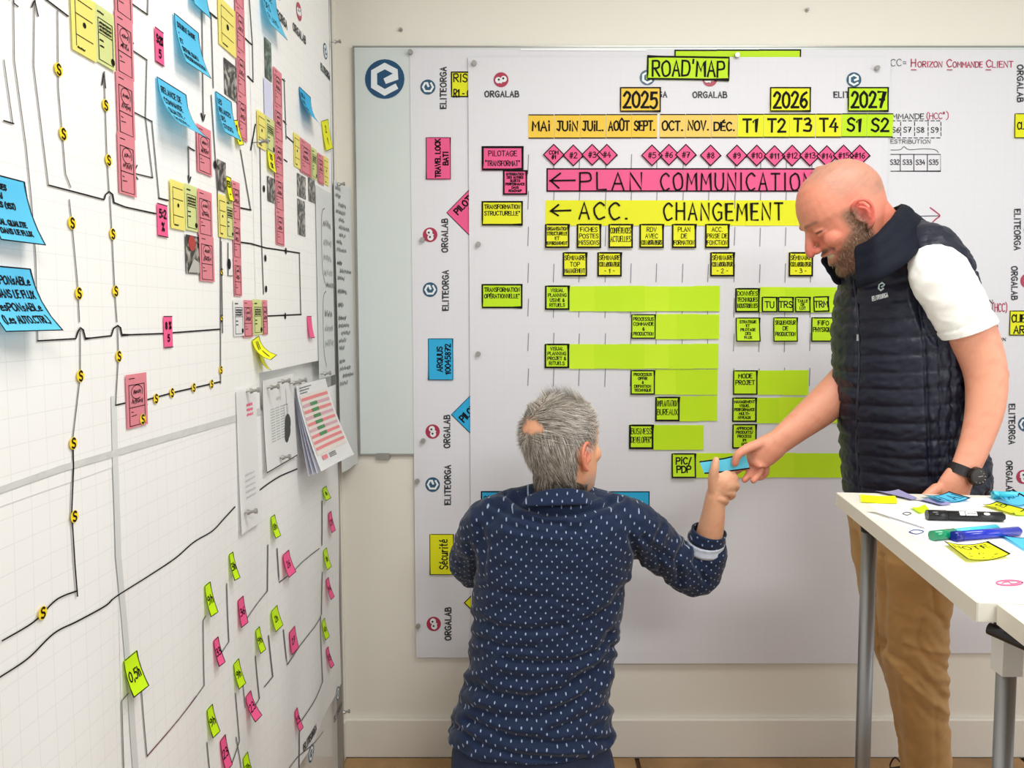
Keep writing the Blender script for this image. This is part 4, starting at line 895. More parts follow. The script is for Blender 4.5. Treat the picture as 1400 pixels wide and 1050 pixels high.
def limb(mb, pts, rs, hint=None, flat=1.0, n=28, k=4, round_ends=True):
    """tapered limb through pts; rs radii (or (wide, thick) pairs with hint = direction of the wide axis)"""
    P_ = [tuple(p) for p in pts]; R_ = [(r, r * flat) if not isinstance(r, tuple) else r for r in rs]
    if len(P_) > 2 or k > 1:
        q = smoothp([p + r for p, r in zip(P_, R_)], k)
    else: q = [p + r for p, r in zip(P_, R_)]
    C_ = [Vector(a[:3]) for a in q]; rr = [(a[3], a[4]) for a in q]
    if round_ends:
        for end in (0, -1):
            d = (C_[0] - C_[1]).normalized() if end == 0 else (C_[-1] - C_[-2]).normalized()
            base = C_[end]; r0 = rr[end]; m_ = min(r0)
            new = [(base + d * m_ * s, (r0[0] * c, r0[1] * c)) for s, c in ((.38, .92), (.7, .72), (.9, .44))]
            if end == 0: C_ = [a for a, _ in new[::-1]] + C_; rr = [b for _, b in new[::-1]] + rr
            else: C_ = C_ + [a for a, _ in new]; rr = rr + [b for _, b in new]
    secs = []; last = None
    for i, c in enumerate(C_):
        t = (C_[min(i + 1, len(C_) - 1)] - C_[max(i - 1, 0)]).normalized()
        h = Vector(hint) if hint is not None else (last if last is not None else t.orthogonal())
        a1 = (h - t * h.dot(t)).normalized(); last = a1; a2 = t.cross(a1)
        secs.append((c, a1, rr[i][0], a2, rr[i][1]))
    loft(mb, secs, n)
def ball(mb, c, r, ax=None, n=14):
    """ellipsoid; ax = three axes"""
    c = Vector(c); ax = ax or (Vector((1, 0, 0)), Vector((0, 1, 0)), Vector((0, 0, 1)))
    if not isinstance(r, tuple): r = (r, r, r)
    vs = []; fs = []; m_ = n // 2
    for j in range(1, m_):
        ph = math.pi * j / m_
        for i in range(n):
            t = 2 * math.pi * i / n
            vs.append(c + ax[0] * r[0] * math.sin(ph) * math.cos(t) + ax[1] * r[1] * math.sin(ph) * math.sin(t) + ax[2] * r[2] * math.cos(ph))
    vs += [c + ax[2] * r[2], c - ax[2] * r[2]]
    for j in range(m_ - 2):
        for i in range(n): fs.append((j * n + i, (j + 1) * n + i, (j + 1) * n + (i + 1) % n, j * n + (i + 1) % n))
    a, b = len(vs) - 2, len(vs) - 1
    for i in range(n): fs.append((a, i, (i + 1) % n)); fs.append((b, (m_ - 2) * n + (i + 1) % n, (m_ - 2) * n + i))
    mb.add(vs, fs)
def remesh(mb, vox, it=3, fac=.5):
    me = bpy.data.meshes.new('tmp'); me.from_pydata([tuple(v) for v in mb.v], [], mb.f); me.update()
    o = bpy.data.objects.new('tmp', me); C.objects.link(o)
    m = o.modifiers.new('r', 'REMESH'); m.mode = 'VOXEL'; m.voxel_size = vox; m.adaptivity = 0
    if it: s = o.modifiers.new('s', 'SMOOTH'); s.iterations = it; s.factor = fac
    dg = bpy.context.evaluated_depsgraph_get(); dg.update()
    e = o.evaluated_get(dg); em = bpy.data.meshes.new_from_object(e)
    bpy.data.objects.remove(o); bpy.data.meshes.remove(me)
    return em
def finish(name, em, m, parent, disp=None, paint=None, sm=True, cut=None, pre=None):
    """move a world-space mesh under its figure, displace and colour it vertex by vertex"""
    n = len(em.vertices); co = np.empty(n * 3, 'f'); em.vertices.foreach_get('co', co); co = co.reshape(-1, 3)
    no = np.empty(n * 3, 'f'); em.vertices.foreach_get('normal', no); no = no.reshape(-1, 3)
    if pre is not None: precol = pre(co, no)
    if disp is not None:
        d = disp(co, no); co = co + no * d[:, None].astype('f')
    if paint is not None:
        col = paint(co, no); at = em.color_attributes.new('paint', 'FLOAT_COLOR', 'POINT')
        at.data.foreach_set('color', np.concatenate([col, np.ones((n, 1))], 1).astype('f').ravel())
    if pre is not None:
        at = em.color_attributes.new('paint', 'FLOAT_COLOR', 'POINT'); at.data.foreach_set('color', np.concatenate([precol, np.ones((n, 1))], 1).astype('f').ravel())
    o0 = np.array(ORG[parent.name], 'f'); em.vertices.foreach_set('co', (co - o0).astype('f').ravel())
    if cut is not None:      # (point, normal): everything beyond the plane is removed, leaving an open hem
        bm_ = bmesh.new(); bm_.from_mesh(em)
        for pc, nc in cut: bmesh.ops.bisect_plane(bm_, geom=bm_.verts[:] + bm_.edges[:] + bm_.faces[:], plane_co=Vector(pc) - ORG[parent.name], plane_no=Vector(nc), clear_outer=True)
        bm_.to_mesh(em); bm_.free()
    em.name = name; em.materials.clear(); em.materials.append(m)
    em.polygons.foreach_set('use_smooth', [sm] * len(em.polygons)); em.update()
    o = bpy.data.objects.new(name, em); C.objects.link(o); o.parent = parent; ORG[o.name] = ORG[parent.name]
    return o
def nz(co, s, off=0.0, aniso=(1, 1, 1)):
    """smooth pseudo noise from summed sines (fast, vectorised)"""
    x, y, z = co[:, 0] * s * aniso[0] + off, co[:, 1] * s * aniso[1] + off * 1.7, co[:, 2] * s * aniso[2] - off
    v = np.sin(x * 1.7 + 1.3 * np.sin(y * 1.1 + off) + .8 * z) * np.sin(z * 1.9 + 1.1 * np.sin(x * .9 - off)) + .5 * np.sin(y * 3.1 + 1.7 * np.sin(z * 2.3) + x) + .35 * np.sin(x * 5.3 - z * 4.1 + 2 * np.sin(y * 2.9 + off))
    return v / 1.5
def projn(co):
    v = co - np.array(CAM, 'f'); yc = v @ np.array(FWD, 'f')
    return 734 + FP * v[:, 0] / yc, 500 - FP * (v @ np.array(UPV, 'f')) / yc
def segdist(px, py, pl):
    best = np.full(px.shape, 1e9)
    for (ax, ay), (bx, by) in zip(pl[:-1], pl[1:]):
        dx, dy = bx - ax, by - ay; l2 = dx * dx + dy * dy
        t = np.clip(((px - ax) * dx + (py - ay) * dy) / l2, 0, 1)
        best = np.minimum(best, np.hypot(px - ax - t * dx, py - ay - t * dy))
    return best
def sstep(a, b, x):
    t = np.clip((x - a) / (b - a), 0, 1); return t * t * (3 - 2 * t)
def mixc(base, c, w_): return base * (1 - w_[:, None]) + np.array(lin(c)[:3])[None] * w_[:, None]

# ---------------------------------------------------------------- a head: slices along the up axis plus features
class Head:
    def __init__(s, O, F, up, S=1.0):
        s.O = Vector(O); s.F = Vector(F).normalized(); s.L = Vector(up).cross(s.F).normalized(); s.U = s.F.cross(s.L).normalized(); s.S = S
    def p(s, f, l, u): return s.O + (s.F * f + s.L * l + s.U * u) * s.S
    def local(s, co):
        v = (co - np.array(s.O, 'f')) / s.S
        return v @ np.array(s.F, 'f'), v @ np.array(s.L, 'f'), v @ np.array(s.U, 'f')
    def build(s, mb, smile=False, ears=(1, -1)):
        rows = [(.134, .018, .02, .02), (.129, .042, .042, .038), (.116, .064, .066, .056), (.098, .080, .082, .068), (.078, .091, .092, .0745), (.058, .0965, .097, .077), (.042, .0985, .098, .0765),
                (.028, .0935, .096, .075), (.012, .0925, .091, .073), (-.006, .0925, .084, .071), (-.024, .0925, .074, .068), (-.04, .0925, .064, .0645), (-.056, .0895, .052, .060), (-.07, .087, .036, .054), (-.084, .084, .016, .046), (-.096, .074, -.01, .034), (-.102, .06, -.028, .02)]
        secs = []
        for u, f, b, w_ in rows:
            secs.append((s.p((f - b) / 2, 0, u), s.F, (f + b) / 2 * s.S, s.L, w_ * s.S, 2.25 if u > .03 else 2.05))
        loft(mb, secs, 32)
        S = s.S
        # nose
        limb(mb, [s.p(.092, 0, .034), s.p(.102, 0, .016), s.p(.113, 0, -.002), s.p(.117, 0, -.011)], [(.0075 * S, .008 * S), (.0085 * S, .010 * S), (.0115 * S, .011 * S), (.0115 * S, .0105 * S)], hint=s.L)
        for q in (1, -1):
            ball(mb, s.p(.103, q * .0125, -.013), (.0115 * S, .0075 * S, .0085 * S), (s.F, s.L, s.U), 10)
            ball(mb, s.p(.062, q * .040, -.006), ((.026 if not smile else .0285) * S, .021 * S, .022 * S), (s.F, s.L, s.U))      # cheek
            limb(mb, [s.p(.093, q * .008, .044), s.p(.0905, q * .028, .046), s.p(.074, q * .048, .042)], [.0075 * S, .008 * S, .0055 * S])                 # brow ridge
            limb(mb, [s.p(.088, q * .016, .0245), s.p(.0885, q * .031, .0275), s.p(.078, q * .044, .0235)], [.0045 * S, .006 * S, .0042 * S])             # upper lid
            limb(mb, [s.p(.087, q * .016, .0195), s.p(.0870, q * .031, .0165), s.p(.077, q * .044, .0195)], [.0042 * S, .0056 * S, .0042 * S])             # lower lid
        if smile:
            limb(mb, [s.p(.078, .036, -.034), s.p(.091, .018, -.033), s.p(.096, 0, -.032), s.p(.091, -.018, -.033), s.p(.078, -.036, -.034)], [.0055 * S] * 5)
            limb(mb, [s.p(.075, .033, -.045), s.p(.088, .017, -.055), s.p(.093, 0, -.058), s.p(.088, -.017, -.055), s.p(.075, -.033, -.045)], [.0055 * S] * 5)
        else:
            limb(mb, [s.p(.085, .024, -.040), s.p(.0935, .010, -.038), s.p(.0955, 0, -.038), s.p(.0935, -.010, -.038), s.p(.085, -.024, -.040)], [.005 * S] * 5)
            limb(mb, [s.p(.084, .022, -.044), s.p(.092, .010, -.049), s.p(.0945, 0, -.050), s.p(.092, -.010, -.049), s.p(.084, -.022, -.044)], [.0055 * S] * 5)
        ball(mb, s.p(.080, 0, -.084), (.016 * S, .024 * S, .015 * S), (s.F, s.L, s.U))                                                                      # chin
        for q in ears:   # ear: shell, helix rim, antihelix, lobe, tragus
            lo = lambda f, l, u: s.p(f + .010, q * l, u)
            ball(mb, lo(-.012, .0765, .006), (.0165 * S, .0065 * S, .029 * S), ((s.F * .96 + s.U * -.2).normalized(), (s.L * q + s.F * -.35).normalized(), s.U), 12)
            rim = [lo(.004, .075, .010), lo(.003, .080, .026), lo(-.010, .085, .036), lo(-.025, .089, .030), lo(-.032, .089, .012), lo(-.026, .085, -.008), lo(-.014, .0795, -.024), lo(-.005, .076, -.028)]
            limb(mb, rim, [.0035 * S, .004 * S, .0045 * S, .0045 * S, .0045 * S, .004 * S, .0055 * S, .005 * S], n=8)
            limb(mb, [lo(-.010, .084, .022), lo(-.020, .086, .010), lo(-.016, .083, -.008)], [.003 * S, .0035 * S, .003 * S], n=8)
            limb(mb, [lo(.004, .077, .004), lo(.002, .078, -.006)], [.0045 * S, .0045 * S], n=8)
    def carve(s, co, smile=False):
        f, l, u = s.local(co); d = np.zeros(len(co))
        al = np.abs(l)
        d -= .006 * np.exp(-(((al - .020) / .009) ** 2 + ((u - .024) / .009) ** 2)) * (f > .05)           # inner eye corner
        d -= .0035 * np.exp(-(((al - .031) / .014) ** 2 + ((u - .022) / .0028) ** 2)) * (f > .05)         # slit between the lids
        d -= .003 * np.exp(-(((al - .024 - (-.01 - u) * .5) / .0045) ** 2)) * np.exp(-(((u + .02) / .02) ** 2)) * (f > .04) * (1.6 if smile else .8)    # fold from nose to mouth corner
        d -= .003 * np.exp(-((f - .002) / .007) ** 2 - ((u - .002) / .010) ** 2) * (al > .07)             # ear bowl
        if smile: d -= .006 * np.exp(-((al / .030) ** 4) - ((u + .043 - al * al * 6) / .0052) ** 2) * (f > .05)
        else: d -= .0025 * np.exp(-((al / .024) ** 4) - ((u + .0435) / .0022) ** 2) * (f > .05)
        return d * s.S
def strands(name, m, parent, roots, n_, length, dirf, wd, seed, curl=.3, seg=4, colors=None):
    """individual hairs as thin tapering strips; roots = list of (point, normal)"""
    r = random.Random(seed); vs = []; fs = []; fm = []
    for i in range(n_):
        p, n = roots[r.randrange(len(roots))]
        p = p + Vector((r.uniform(-1, 1), r.uniform(-1, 1), r.uniform(-1, 1))) * .0012
        d = dirf(p, n, r); L_ = length * r.uniform(.6, 1.15); side = d.cross(n).normalized() * wd
        k = len(vs); q = Vector(p) - n * .001; dv = (n * .5 + d).normalized()
        bend = Vector((r.uniform(-1, 1), r.uniform(-1, 1), r.uniform(-1, 1))) * curl
        for j in range(seg + 1):
            t = j / seg; ww = (1 - t * .85)
            vs += [q - side * ww, q + side * ww]
            dv = (dv + (d - dv) * .5 + bend * .35 * t).normalized(); q = q + dv * (L_ / seg)
        for j in range(seg): fs.append((k + 2 * j, k + 2 * j + 1, k + 2 * j + 3, k + 2 * j + 2)); 
        fm += [r.randrange(len(m))] * seg
    o = mk(name, vs, fs, None, parent, kind='stuff', mats=m, fm=fm, smooth=True); return o
def finger(mb, pts, r, n=10): limb(mb, pts, [r * (1.08 - .3 * i / (len(pts) - 1)) for i in range(len(pts))], n=n, k=3)

M_skinA = mat('ruddy skin', (235, 168, 140), .5, attr='paint', sss=.12, bump=.15, bscale=220)
M_skinB = mat('tanned skin', (236, 178, 140), .5, attr='paint', sss=.12, bump=.15, bscale=220)

# ================================================================ THE STANDING MAN
A0 = P(1270, 1050, 2.08); A0.z = 0
man = empty('person', A0, 'bald bearded person standing in navy quilted vest, white short sleeves and tan trousers', 'person')
E1 = Vector((.5, -.866, 0)); E2 = Vector((-.866, -.5, 0))      # across the shoulders (to his near side) / chest forward
def torso_sec(y, xl, xr, d, k, grow=0, e=2.2):
    c = P((xl + xr) / 2, y, d); W = (xr - xl) / 2 * d / FP
    b = W / math.sqrt((k * .5) ** 2 + .866 ** 2)
    for _ in range(8):       # fit the seen outline, the near side being larger in perspective
        xs = [proj(c + E1 * (b * k * math.cos(t)) + E2 * (b * math.sin(t)))[0] for t in [i * math.pi / 16 for i in range(32)]]
        lo, hi = min(xs), max(xs); b *= (xr - xl - 9) / (hi - lo); c = c + Vector((((xl + xr) / 2 - (lo + hi) / 2) * d / FP, 0, 0))
    return (c, E1, b * k + grow, E2, b + grow, e)
rowsT = [(296, 1205, 1262, 1.88, 1.1), (312, 1188, 1288, 1.885, 1.6), (330, 1176, 1306, 1.885, 1.75), (352, 1163, 1320, 1.885, 1.65), (380, 1150, 1334, 1.885, 1.5), (415, 1143, 1343, 1.885, 1.4), (455, 1139, 1345, 1.885, 1.32), (500, 1141, 1341, 1.885, 1.22), (545, 1145, 1337, 1.885, 1.18),
         (590, 1150, 1341, 1.89, 1.18), (620, 1152, 1351, 1.895, 1.16), (650, 1154, 1354, 1.90, 1.14), (678, 1156, 1351, 1.905, 1.14)]
HA = Head(P(1164, 299, 1.86), (-math.cos(math.radians(36)) * .985, .07, -math.sin(math.radians(36))), (-.55, 0, .83), 1.06)
# body skin (continuous: head, neck, trunk, both arms with hands, legs)
mb = MB(); HA.build(mb, smile=True)
limb(mb, [HA.p(-.025, 0, .0), P(1200, 318, 1.87), P(1226, 345, 1.88), P(1240, 380, 1.885)], [.060, .062, .068, .08])
loft(mb, [torso_sec(*r, grow=-.03) for r in rowsT[1:]], 24)
armL = [P(1290, 368, 1.72), P(1322, 440, 1.71), P(1346, 503, 1.70), P(1347, 555, 1.69), P(1334, 605, 1.68), P(1319, 642, 1.67)]
limb(mb, armL, [.046, .052, (.045, .043), (.040, .037), (.033, .027), (.029, .022)], hint=(1, -.2, 0))
ball(mb, P(1364, 512, 1.715), .024)                                    # elbow point
hw = P(1319, 642, 1.67)
palmL = [hw, P(1306, 662, 1.67), P(1298, 685, 1.675), P(1294, 702, 1.68)]
limb(mb, palmL, [(.029, .022), (.036, .020), (.041, .018), (.039, .015)], hint=(1, 0, 0), k=3)
for i, (dx, ln) in enumerate(((-22, 62), (-8, 70), (6, 66), (19, 52))):
    b = P(1294 + dx, 700, 1.68); finger(mb, [b, b + Vector((0, .006, -ln * .0006)), b + Vector((0, .02, -ln * .0011)), b + Vector((0, .04, -ln * .0013))], .0095)
finger(mb, [P(1280, 668, 1.665), P(1262, 684, 1.66), P(1254, 700, 1.665), P(1252, 714, 1.675)], .0115)
# right arm, reaching down to the left
armR = [P(1195, 380, 2.03), P(1190, 470, 2.03), P(1168, 510, 1.99), P(1132, 549, 1.955), P(1092, 582, 1.935), P(1060, 608, 1.92)]
limb(mb, armR, [.058, .054, (.055, .05), (.052, .045), (.041, .034), (.035, .024)], hint=(.6, 0, 1))
limb(mb, [P(1060, 608, 1.92), P(1048, 616, 1.918), P(1036, 624, 1.918), P(1030, 630, 1.92)], [(.036, .025), (.039, .023), (.037, .017), (.029, .010)], hint=(.6, 0, 1), k=3)
finger(mb, [P(1040, 606, 1.908), P(1024, 612, 1.90), P(1012, 619, 1.896), P(1007, 625, 1.896), P(1005, 633, 1.899)], .0125)                       # thumb on the note
finger(mb, [P(1036, 622, 1.932), P(1022, 634, 1.935), P(1010, 642, 1.94), P(1001, 648, 1.938)], .0105)                                  # index under the note
finger(mb, [P(1038, 628, 1.932), P(1029, 642, 1.928), P(1023, 650, 1.928), P(1018, 656, 1.924)], .011)
finger(mb, [P(1043, 632, 1.930), P(1038, 646, 1.918), P(1034, 652, 1.914), P(1030, 657, 1.908)], .0105)
finger(mb, [P(1048, 632, 1.935), P(1047, 646, 1.935), P(1042, 652, 1.94), P(1037, 654, 1.935)], .009)
# legs inside the trousers
limb(mb, [P(1262, 680, 1.86), P(1250, 840, 1.94), P(1262, 980, 2.03), P(1268, 1085, 2.10)], [.06, .045, .036, .03])
limb(mb, [P(1225, 680, 1.97), P(1222, 840, 2.08), P(1244, 970, 2.19), P(1250, 1030, 2.24)], [.06, .045, .032, .028])
em = remesh(mb, .0027, 7)
def dispA(co, no):
    d = HA.carve(co, True)
    return d
def paintA(co, no):
    n = len(co); f, l, u = HA.local(co); px, py = projn(co)
    base = np.tile(np.array(lin((226, 157, 128))[:3]), (n, 1))
    ishead = (np.abs(l) < .11) & (u > -.115) & (u < .16) & (np.abs(f) < .16)
    h = ishead.astype(float)
    q = nz(co, 60); q2 = nz(co, 260, 2.0); q3 = nz(co, 420, 5.0)
    base = mixc(base, (214, 128, 104), .35 * np.clip(q, 0, 1))
    base = mixc(base, (222, 136, 110), h * .6)
    al = np.abs(l)
    base = mixc(base, (206, 98, 84), h * .75 * np.exp(-((f - .112) / .022) ** 2 - ((u + .006) / .018) ** 2))                 # nose
    base = mixc(base, (214, 92, 82), h * .8 * sstep(.0745, .080, al))                                                       # ears
    base = mixc(base, (208, 108, 88), h * .4 * np.exp(-(((f - .07) / .03) ** 2 + ((u + .004) / .022) ** 2)))
    base = mixc(base, (204, 104, 82), .55 * h * sstep(-.0, -.05, f) * sstep(.03, -.03, u))                                     # red nape
    stub = sstep(.03, .08, u) * sstep(.045, .0, f) * .75 + .75 * sstep(-.02, -.06, f) * sstep(.0, .03, u) * .9
    top = np.exp(-(((f - .012) / .034) ** 2)) * sstep(.085, .115, u) * .55
    stub = np.maximum(np.clip(stub, 0, .6), top) * (.85 + .15 * q2 + .15 * q) * (al < .079) * sstep(.062, .035, f)
    base = mixc(base, (138, 118, 102), h * np.clip(stub, 0, .6))
    # beard: jaw, chin, lip
    bd = sstep(-.010, -.032, u - .55 * np.clip(.055 - f, -.1, .1)) * sstep(-.012, .012, f)
    side = sstep(.042, .02, u) * sstep(.0, .010, f) * sstep(.046, .028, f) * sstep(.055, .066, al)
    bd = np.maximum(bd, side * .9)
    cheek = np.exp(-(((f - .075) / .022) ** 2 + ((u + .004) / .021) ** 2)); bd = bd * (1 - np.clip(cheek * 1.4, 0, 1))
    mous = np.exp(-(((u + .0255) / .007) ** 2)) * (f > .07) * (al < .04); bd = np.maximum(bd, mous)
    lip = np.exp(-(((u + .043 - al * al * 6) / .011) ** 2)) * (f > .066) * (al < .033); bd = bd * (1 - lip)
    base = mixc(base, (98, 70, 50), h * np.clip(bd * (.9 + .2 * q2), 0, .95))
    base = mixc(base, (166, 146, 124), h * np.clip(bd * np.clip(q3, 0, 1) * .8, 0, 1) * sstep(.07, .03, f))
    base = mixc(base, (168, 84, 76), h * lip * .7)
    base = mixc(base, (232, 222, 206), h * np.exp(-(((u + .0415 - al * al * 6) / .0042) ** 2)) * (f > .066) * (al < .027) * .95)   # teeth
    brow = np.exp(-(((u - .048 + (al - .03) ** 2 * 8) / .0048) ** 2)) * sstep(.008, .016, al) * sstep(.056, .046, al) * (f > .04)
    base = mixc(base, (112, 76, 58), h * brow * .85)
    slit = np.exp(-(((u - .0222) / .0022) ** 2)) * sstep(.014, .019, al) * sstep(.049, .043, al) * (f > .04)
    base = mixc(base, (50, 30, 24), h * slit)
    eb = np.exp(-(((f - .004) / .006) ** 2 + ((u - .001) / .009) ** 2)) * (al > .066) * (al < .0835)
    base = mixc(base, (130, 44, 40), h * eb * .75)
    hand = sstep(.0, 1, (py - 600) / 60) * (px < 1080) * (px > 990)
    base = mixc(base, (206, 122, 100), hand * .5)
    return base
finish('body', em, M_skinA, man, dispA, paintA)
# eyes
M_eye = mat('eye white', (222, 214, 208), .2); M_iris = mat('dark iris', (60, 44, 34), .2)
def eyes(H_, parent, gaze=-.25):
    for q in (1, -1):
        mb = MB(); c = H_.p(.0775, q * .031, .022); ball(mb, c, .0098 * H_.S, (H_.L, H_.U, H_.F))
        o = mb.build('eyeball', M_eye, parent, smooth=True)
        mb = MB(); dd = (H_.F + H_.U * gaze).normalized(); ball(mb, c + dd * .0056 * H_.S, .0052 * H_.S); mb.build('iris', M_iris, o, smooth=True)
eyes(HA, man)
# ---- beard strands
bme = bpy.data.objects['body'].data
def roots_of(obj, parent, test, step=1):
    o0 = ORG[parent.name]; me = obj.data; n = len(me.vertices); co = np.empty(n * 3, 'f'); me.vertices.foreach_get('co', co); co = co.reshape(-1, 3) + np.array(o0, 'f')
    no = np.empty(n * 3, 'f'); me.vertices.foreach_get('normal', no); no = no.reshape(-1, 3)
    k = np.nonzero(test(co, no))[0][::step]
    return [(Vector(co[i].tolist()), Vector(no[i].tolist())) for i in k]
def beard_zone(co, no):
    f, l, u = HA.local(co); al = np.abs(l)
    jaw = (u < -.040 + .55 * np.clip(f - .04, -.04, .06) * -.2) & (f > -.004) & (u > -.112) & (al < .075)
    lipz = (np.abs(u + .043 - al * al * 6) < .011) & (f > .066) & (al < .033)
    mous = (u < -.020) & (u > -.033) & (f > .076) & (f < .098) & (al < .036)
    side = (al > .05) & (f > .0) & (f < .032) & (u < .02) & (u > -.07)
    jaw2 = (u < -.02) & (f > .0) & (f < .062) & (al > .04)
    return (jaw | mous | side | jaw2) & ~lipz & (al < .078)
hb = [mat('beard brown', (96, 68, 46), .6), mat('beard dark', (66, 46, 34), .6), mat('beard grey', (170, 154, 136), .6), mat('beard auburn', (134, 94, 62), .6)]
strands('beard', hb, man, roots_of(bpy.data.objects['body'], man, beard_zone), 5200, .0085, lambda p, n, r: (-HA.U * 1.0 + HA.F * .2 + n * .3).normalized(), .00035, 5, .5, 3)
# ---- vest
M_vest = mat('navy quilted nylon', (17, 22, 41), .44, spec=.4, bump=.45, bscale=60)
M_vestd = mat('navy zip tape', (34, 38, 56), .5)
mb = MB(); loft(mb, [torso_sec(*r, grow=.004, e=2.25) for r in rowsT[1:]], 36)
limb(mb, [P(1240, 330, 1.885), P(1270, 345, 1.79), P(1292, 368, 1.745)], [.055, .062, .058])       # shoulder over the near arm
limb(mb, [P(1225, 335, 1.90), P(1200, 350, 1.98), P(1190, 375, 2.04)], [.055, .06, .055])
em = remesh(mb, .004, 6)
seamx = [(1250, 380), (1256, 420), (1264, 470), (1266, 540), (1270, 600), (1272, 680)]
def dispV(co, no):
    px, py = projn(co); z = co[:, 2]
    bend = .045 * nz(co, 3.1) * .2
    t = z - .16 * (co[:, 0] - .72) * (co[:, 0] > -9) + bend
    ph = t / .0415
    rib = np.abs(np.sin(math.pi * ph)) ** .38
    camf = no @ np.array([0, -1, 0], 'f')
    sd = segdist(px, py, seamx); back = (px > 1266) & (camf > -.2)
    d = .0072 * rib + .0022 * nz(co, 30, 3, (.7, 1, 2.4)) * rib + .0007 * nz(co, 90, 7, (1.6, 1, .8)) * rib
    d = np.where(back, d * .8 + .003 * nz(co, 55, 1, (2, 2, .8)), d)
    d -= .008 * np.exp(-(sd / 2.2) ** 2) * (camf > 0)
    d -= .006 * np.exp(-(segdist(px, py, [(1300, 480), (1301, 560), (1296, 640), (1296, 680)]) / 2.0) ** 2) * (camf > 0)
    d -= .006 * np.exp(-(segdist(px, py, [(1284, 470), (1286, 560), (1284, 680)]) / 1.8) ** 2) * (camf > 0)
    d -= .007 * np.exp(-(segdist(px, py, [(1168, 380), (1174, 430), (1175, 500), (1171, 560), (1171, 610), (1176, 680)]) / 2.6) ** 2) * (camf > 0)
    yoke = sstep(1.60, 1.50, z)
    # smooth yoke over the shoulders with soft folds
    d = d * np.clip(.3 + yoke, 0, 1) + .0028 * nz(co, 26, 2) * (1 - yoke)
    # armhole dip
    d -= .008 * np.exp(-((segdist(px, py, [(1258, 350), (1250, 372), (1252, 410), (1262, 440), (1280, 466)]) - 3) / 4) ** 2) * (camf > 0)
    d += .003 * np.exp(-((segdist(px, py, [(1252, 345), (1243, 372), (1245, 412), (1256, 445), (1276, 474)])) / 4) ** 2) * (camf > 0)
    return d
vest = finish('vest', em, M_vest, man, dispV)
vest['label'] = 'navy quilted sleeveless vest with horizontal padded ribs'
em_v = vest.data; o0 = ORG[man.name]
bvh_v = BVHTree.FromPolygons([Vector(v.co) + o0 for v in em_v.vertices], [tuple(p.vertices) for p in em_v.polygons])
def cast(bvh, px, py, lift=.001, dflt=1.75):
    r = ray(px, py).normalized(); h = bvh.ray_cast(CAM, r)
    if h[0] is None: return P(px, py, dflt)
    return h[0] + h[1] * lift
zl = subdiv([(1168, 384), (1171, 410), (1174, 440), (1175, 500), (1172, 560), (1171, 610), (1176, 672)], 6)
zp = [cast(bvh_v, x, y, .0) for x, y in zl]
mb = MB(); limb(mb, zp[::2], [.0035] * len(zp[::2]), k=2, n=8); mb.build('zip', M_vestd, vest, smooth=True)
mb = MB(); ribbon(mb, [[(1174 - 1.6, 458), (1174 - 1.6, 466)]], 2.4, lambda u, v: cast(bvh_v, u, v, .006)); mb.build('zip_puller', M_alu, vest)
# embroidered emblem and word on the chest
fv = lambda u, v, e=0: cast(bvh_v, u, v, .0022)
mb = MB()
pts = [(3.6, 3.2), (0, 5.4), (-3.8, 3.0), (-3.6, -3.0), (.8, -5.6), (4.4, -3.4), (3.6, -.6), (.6, .8)]
ribbon(mb, [[(1205.5 + x * .85 + y * -.12, 392 + y) for x, y in pts]], 2.0, fv)
mb.build('embroidered_emblem', mat('embroidery thread', (206, 226, 228), .6), vest)
mb = MB(); pl, _ = text('ELITEORGA', 0, 0, 5.6, width=21, jit=0, track=3)
ribbon(mb, [[(1193.5 + x, 411.5 + y - x * .27) for x, y in p] for p, _ in pl], 1.15, fv); mb.build('embroidered_lettering', mat('embroidery thread white', (224, 230, 232), .6), vest)
# stand-up collar
def strip(name, top, bot, m, parent, thick, rows=8, k=5, quilt=0, **kw2):
    T_ = smoothp([tuple(P(*q)) for q in top], k); B_ = smoothp([tuple(P(*q)) for q in bot], k); vs = []; fs = []
    n = len(T_); cc = sum((Vector(t) for t in T_), Vector()) / n
    for j in range(rows + 1):
        s_ = j / rows
        for i in range(n):
            a = Vector(T_[i]).lerp(Vector(B_[i]), s_); out = (a - cc); out.z = 0; out.normalize()
            a += out * (quilt * abs(math.sin(s_ * math.pi * 3)) ** .6 + .003 * math.sin(i * 1.3 + s_ * 4) * (1 if quilt else 0)); vs.append(a)
    for j in range(rows):
        for i in range(n - 1): k_ = j * n + i; fs.append((k_, k_ + n, k_ + n + 1, k_ + 1))
    o = mk(name, vs, fs, m, parent, smooth=True, **kw2)
    so = o.modifiers.new('s', 'SOLIDIFY'); so.thickness = thick; so.offset = 0
    su = o.modifiers.new('u', 'SUBSURF'); su.levels = 1; su.render_levels = 1
    return o
strip('collar', [(1171, 337, 1.79), (1193, 325, 1.755), (1213, 303, 1.77), (1229, 283, 1.84), (1226, 282, 1.93), (1192, 300, 2.0), (1152, 334, 2.0), (1127, 352, 1.955)],
      [(1171, 396, 1.765), (1210, 380, 1.715), (1252, 347, 1.74), (1270, 318, 1.86), (1262, 314, 1.98), (1216, 332, 2.05), (1170, 372, 2.03), (1147, 390, 1.93)], mat('navy collar nylon', (14, 18, 32), .75, spec=.2, bump=.6, bscale=45), man, .013, quilt=.011)
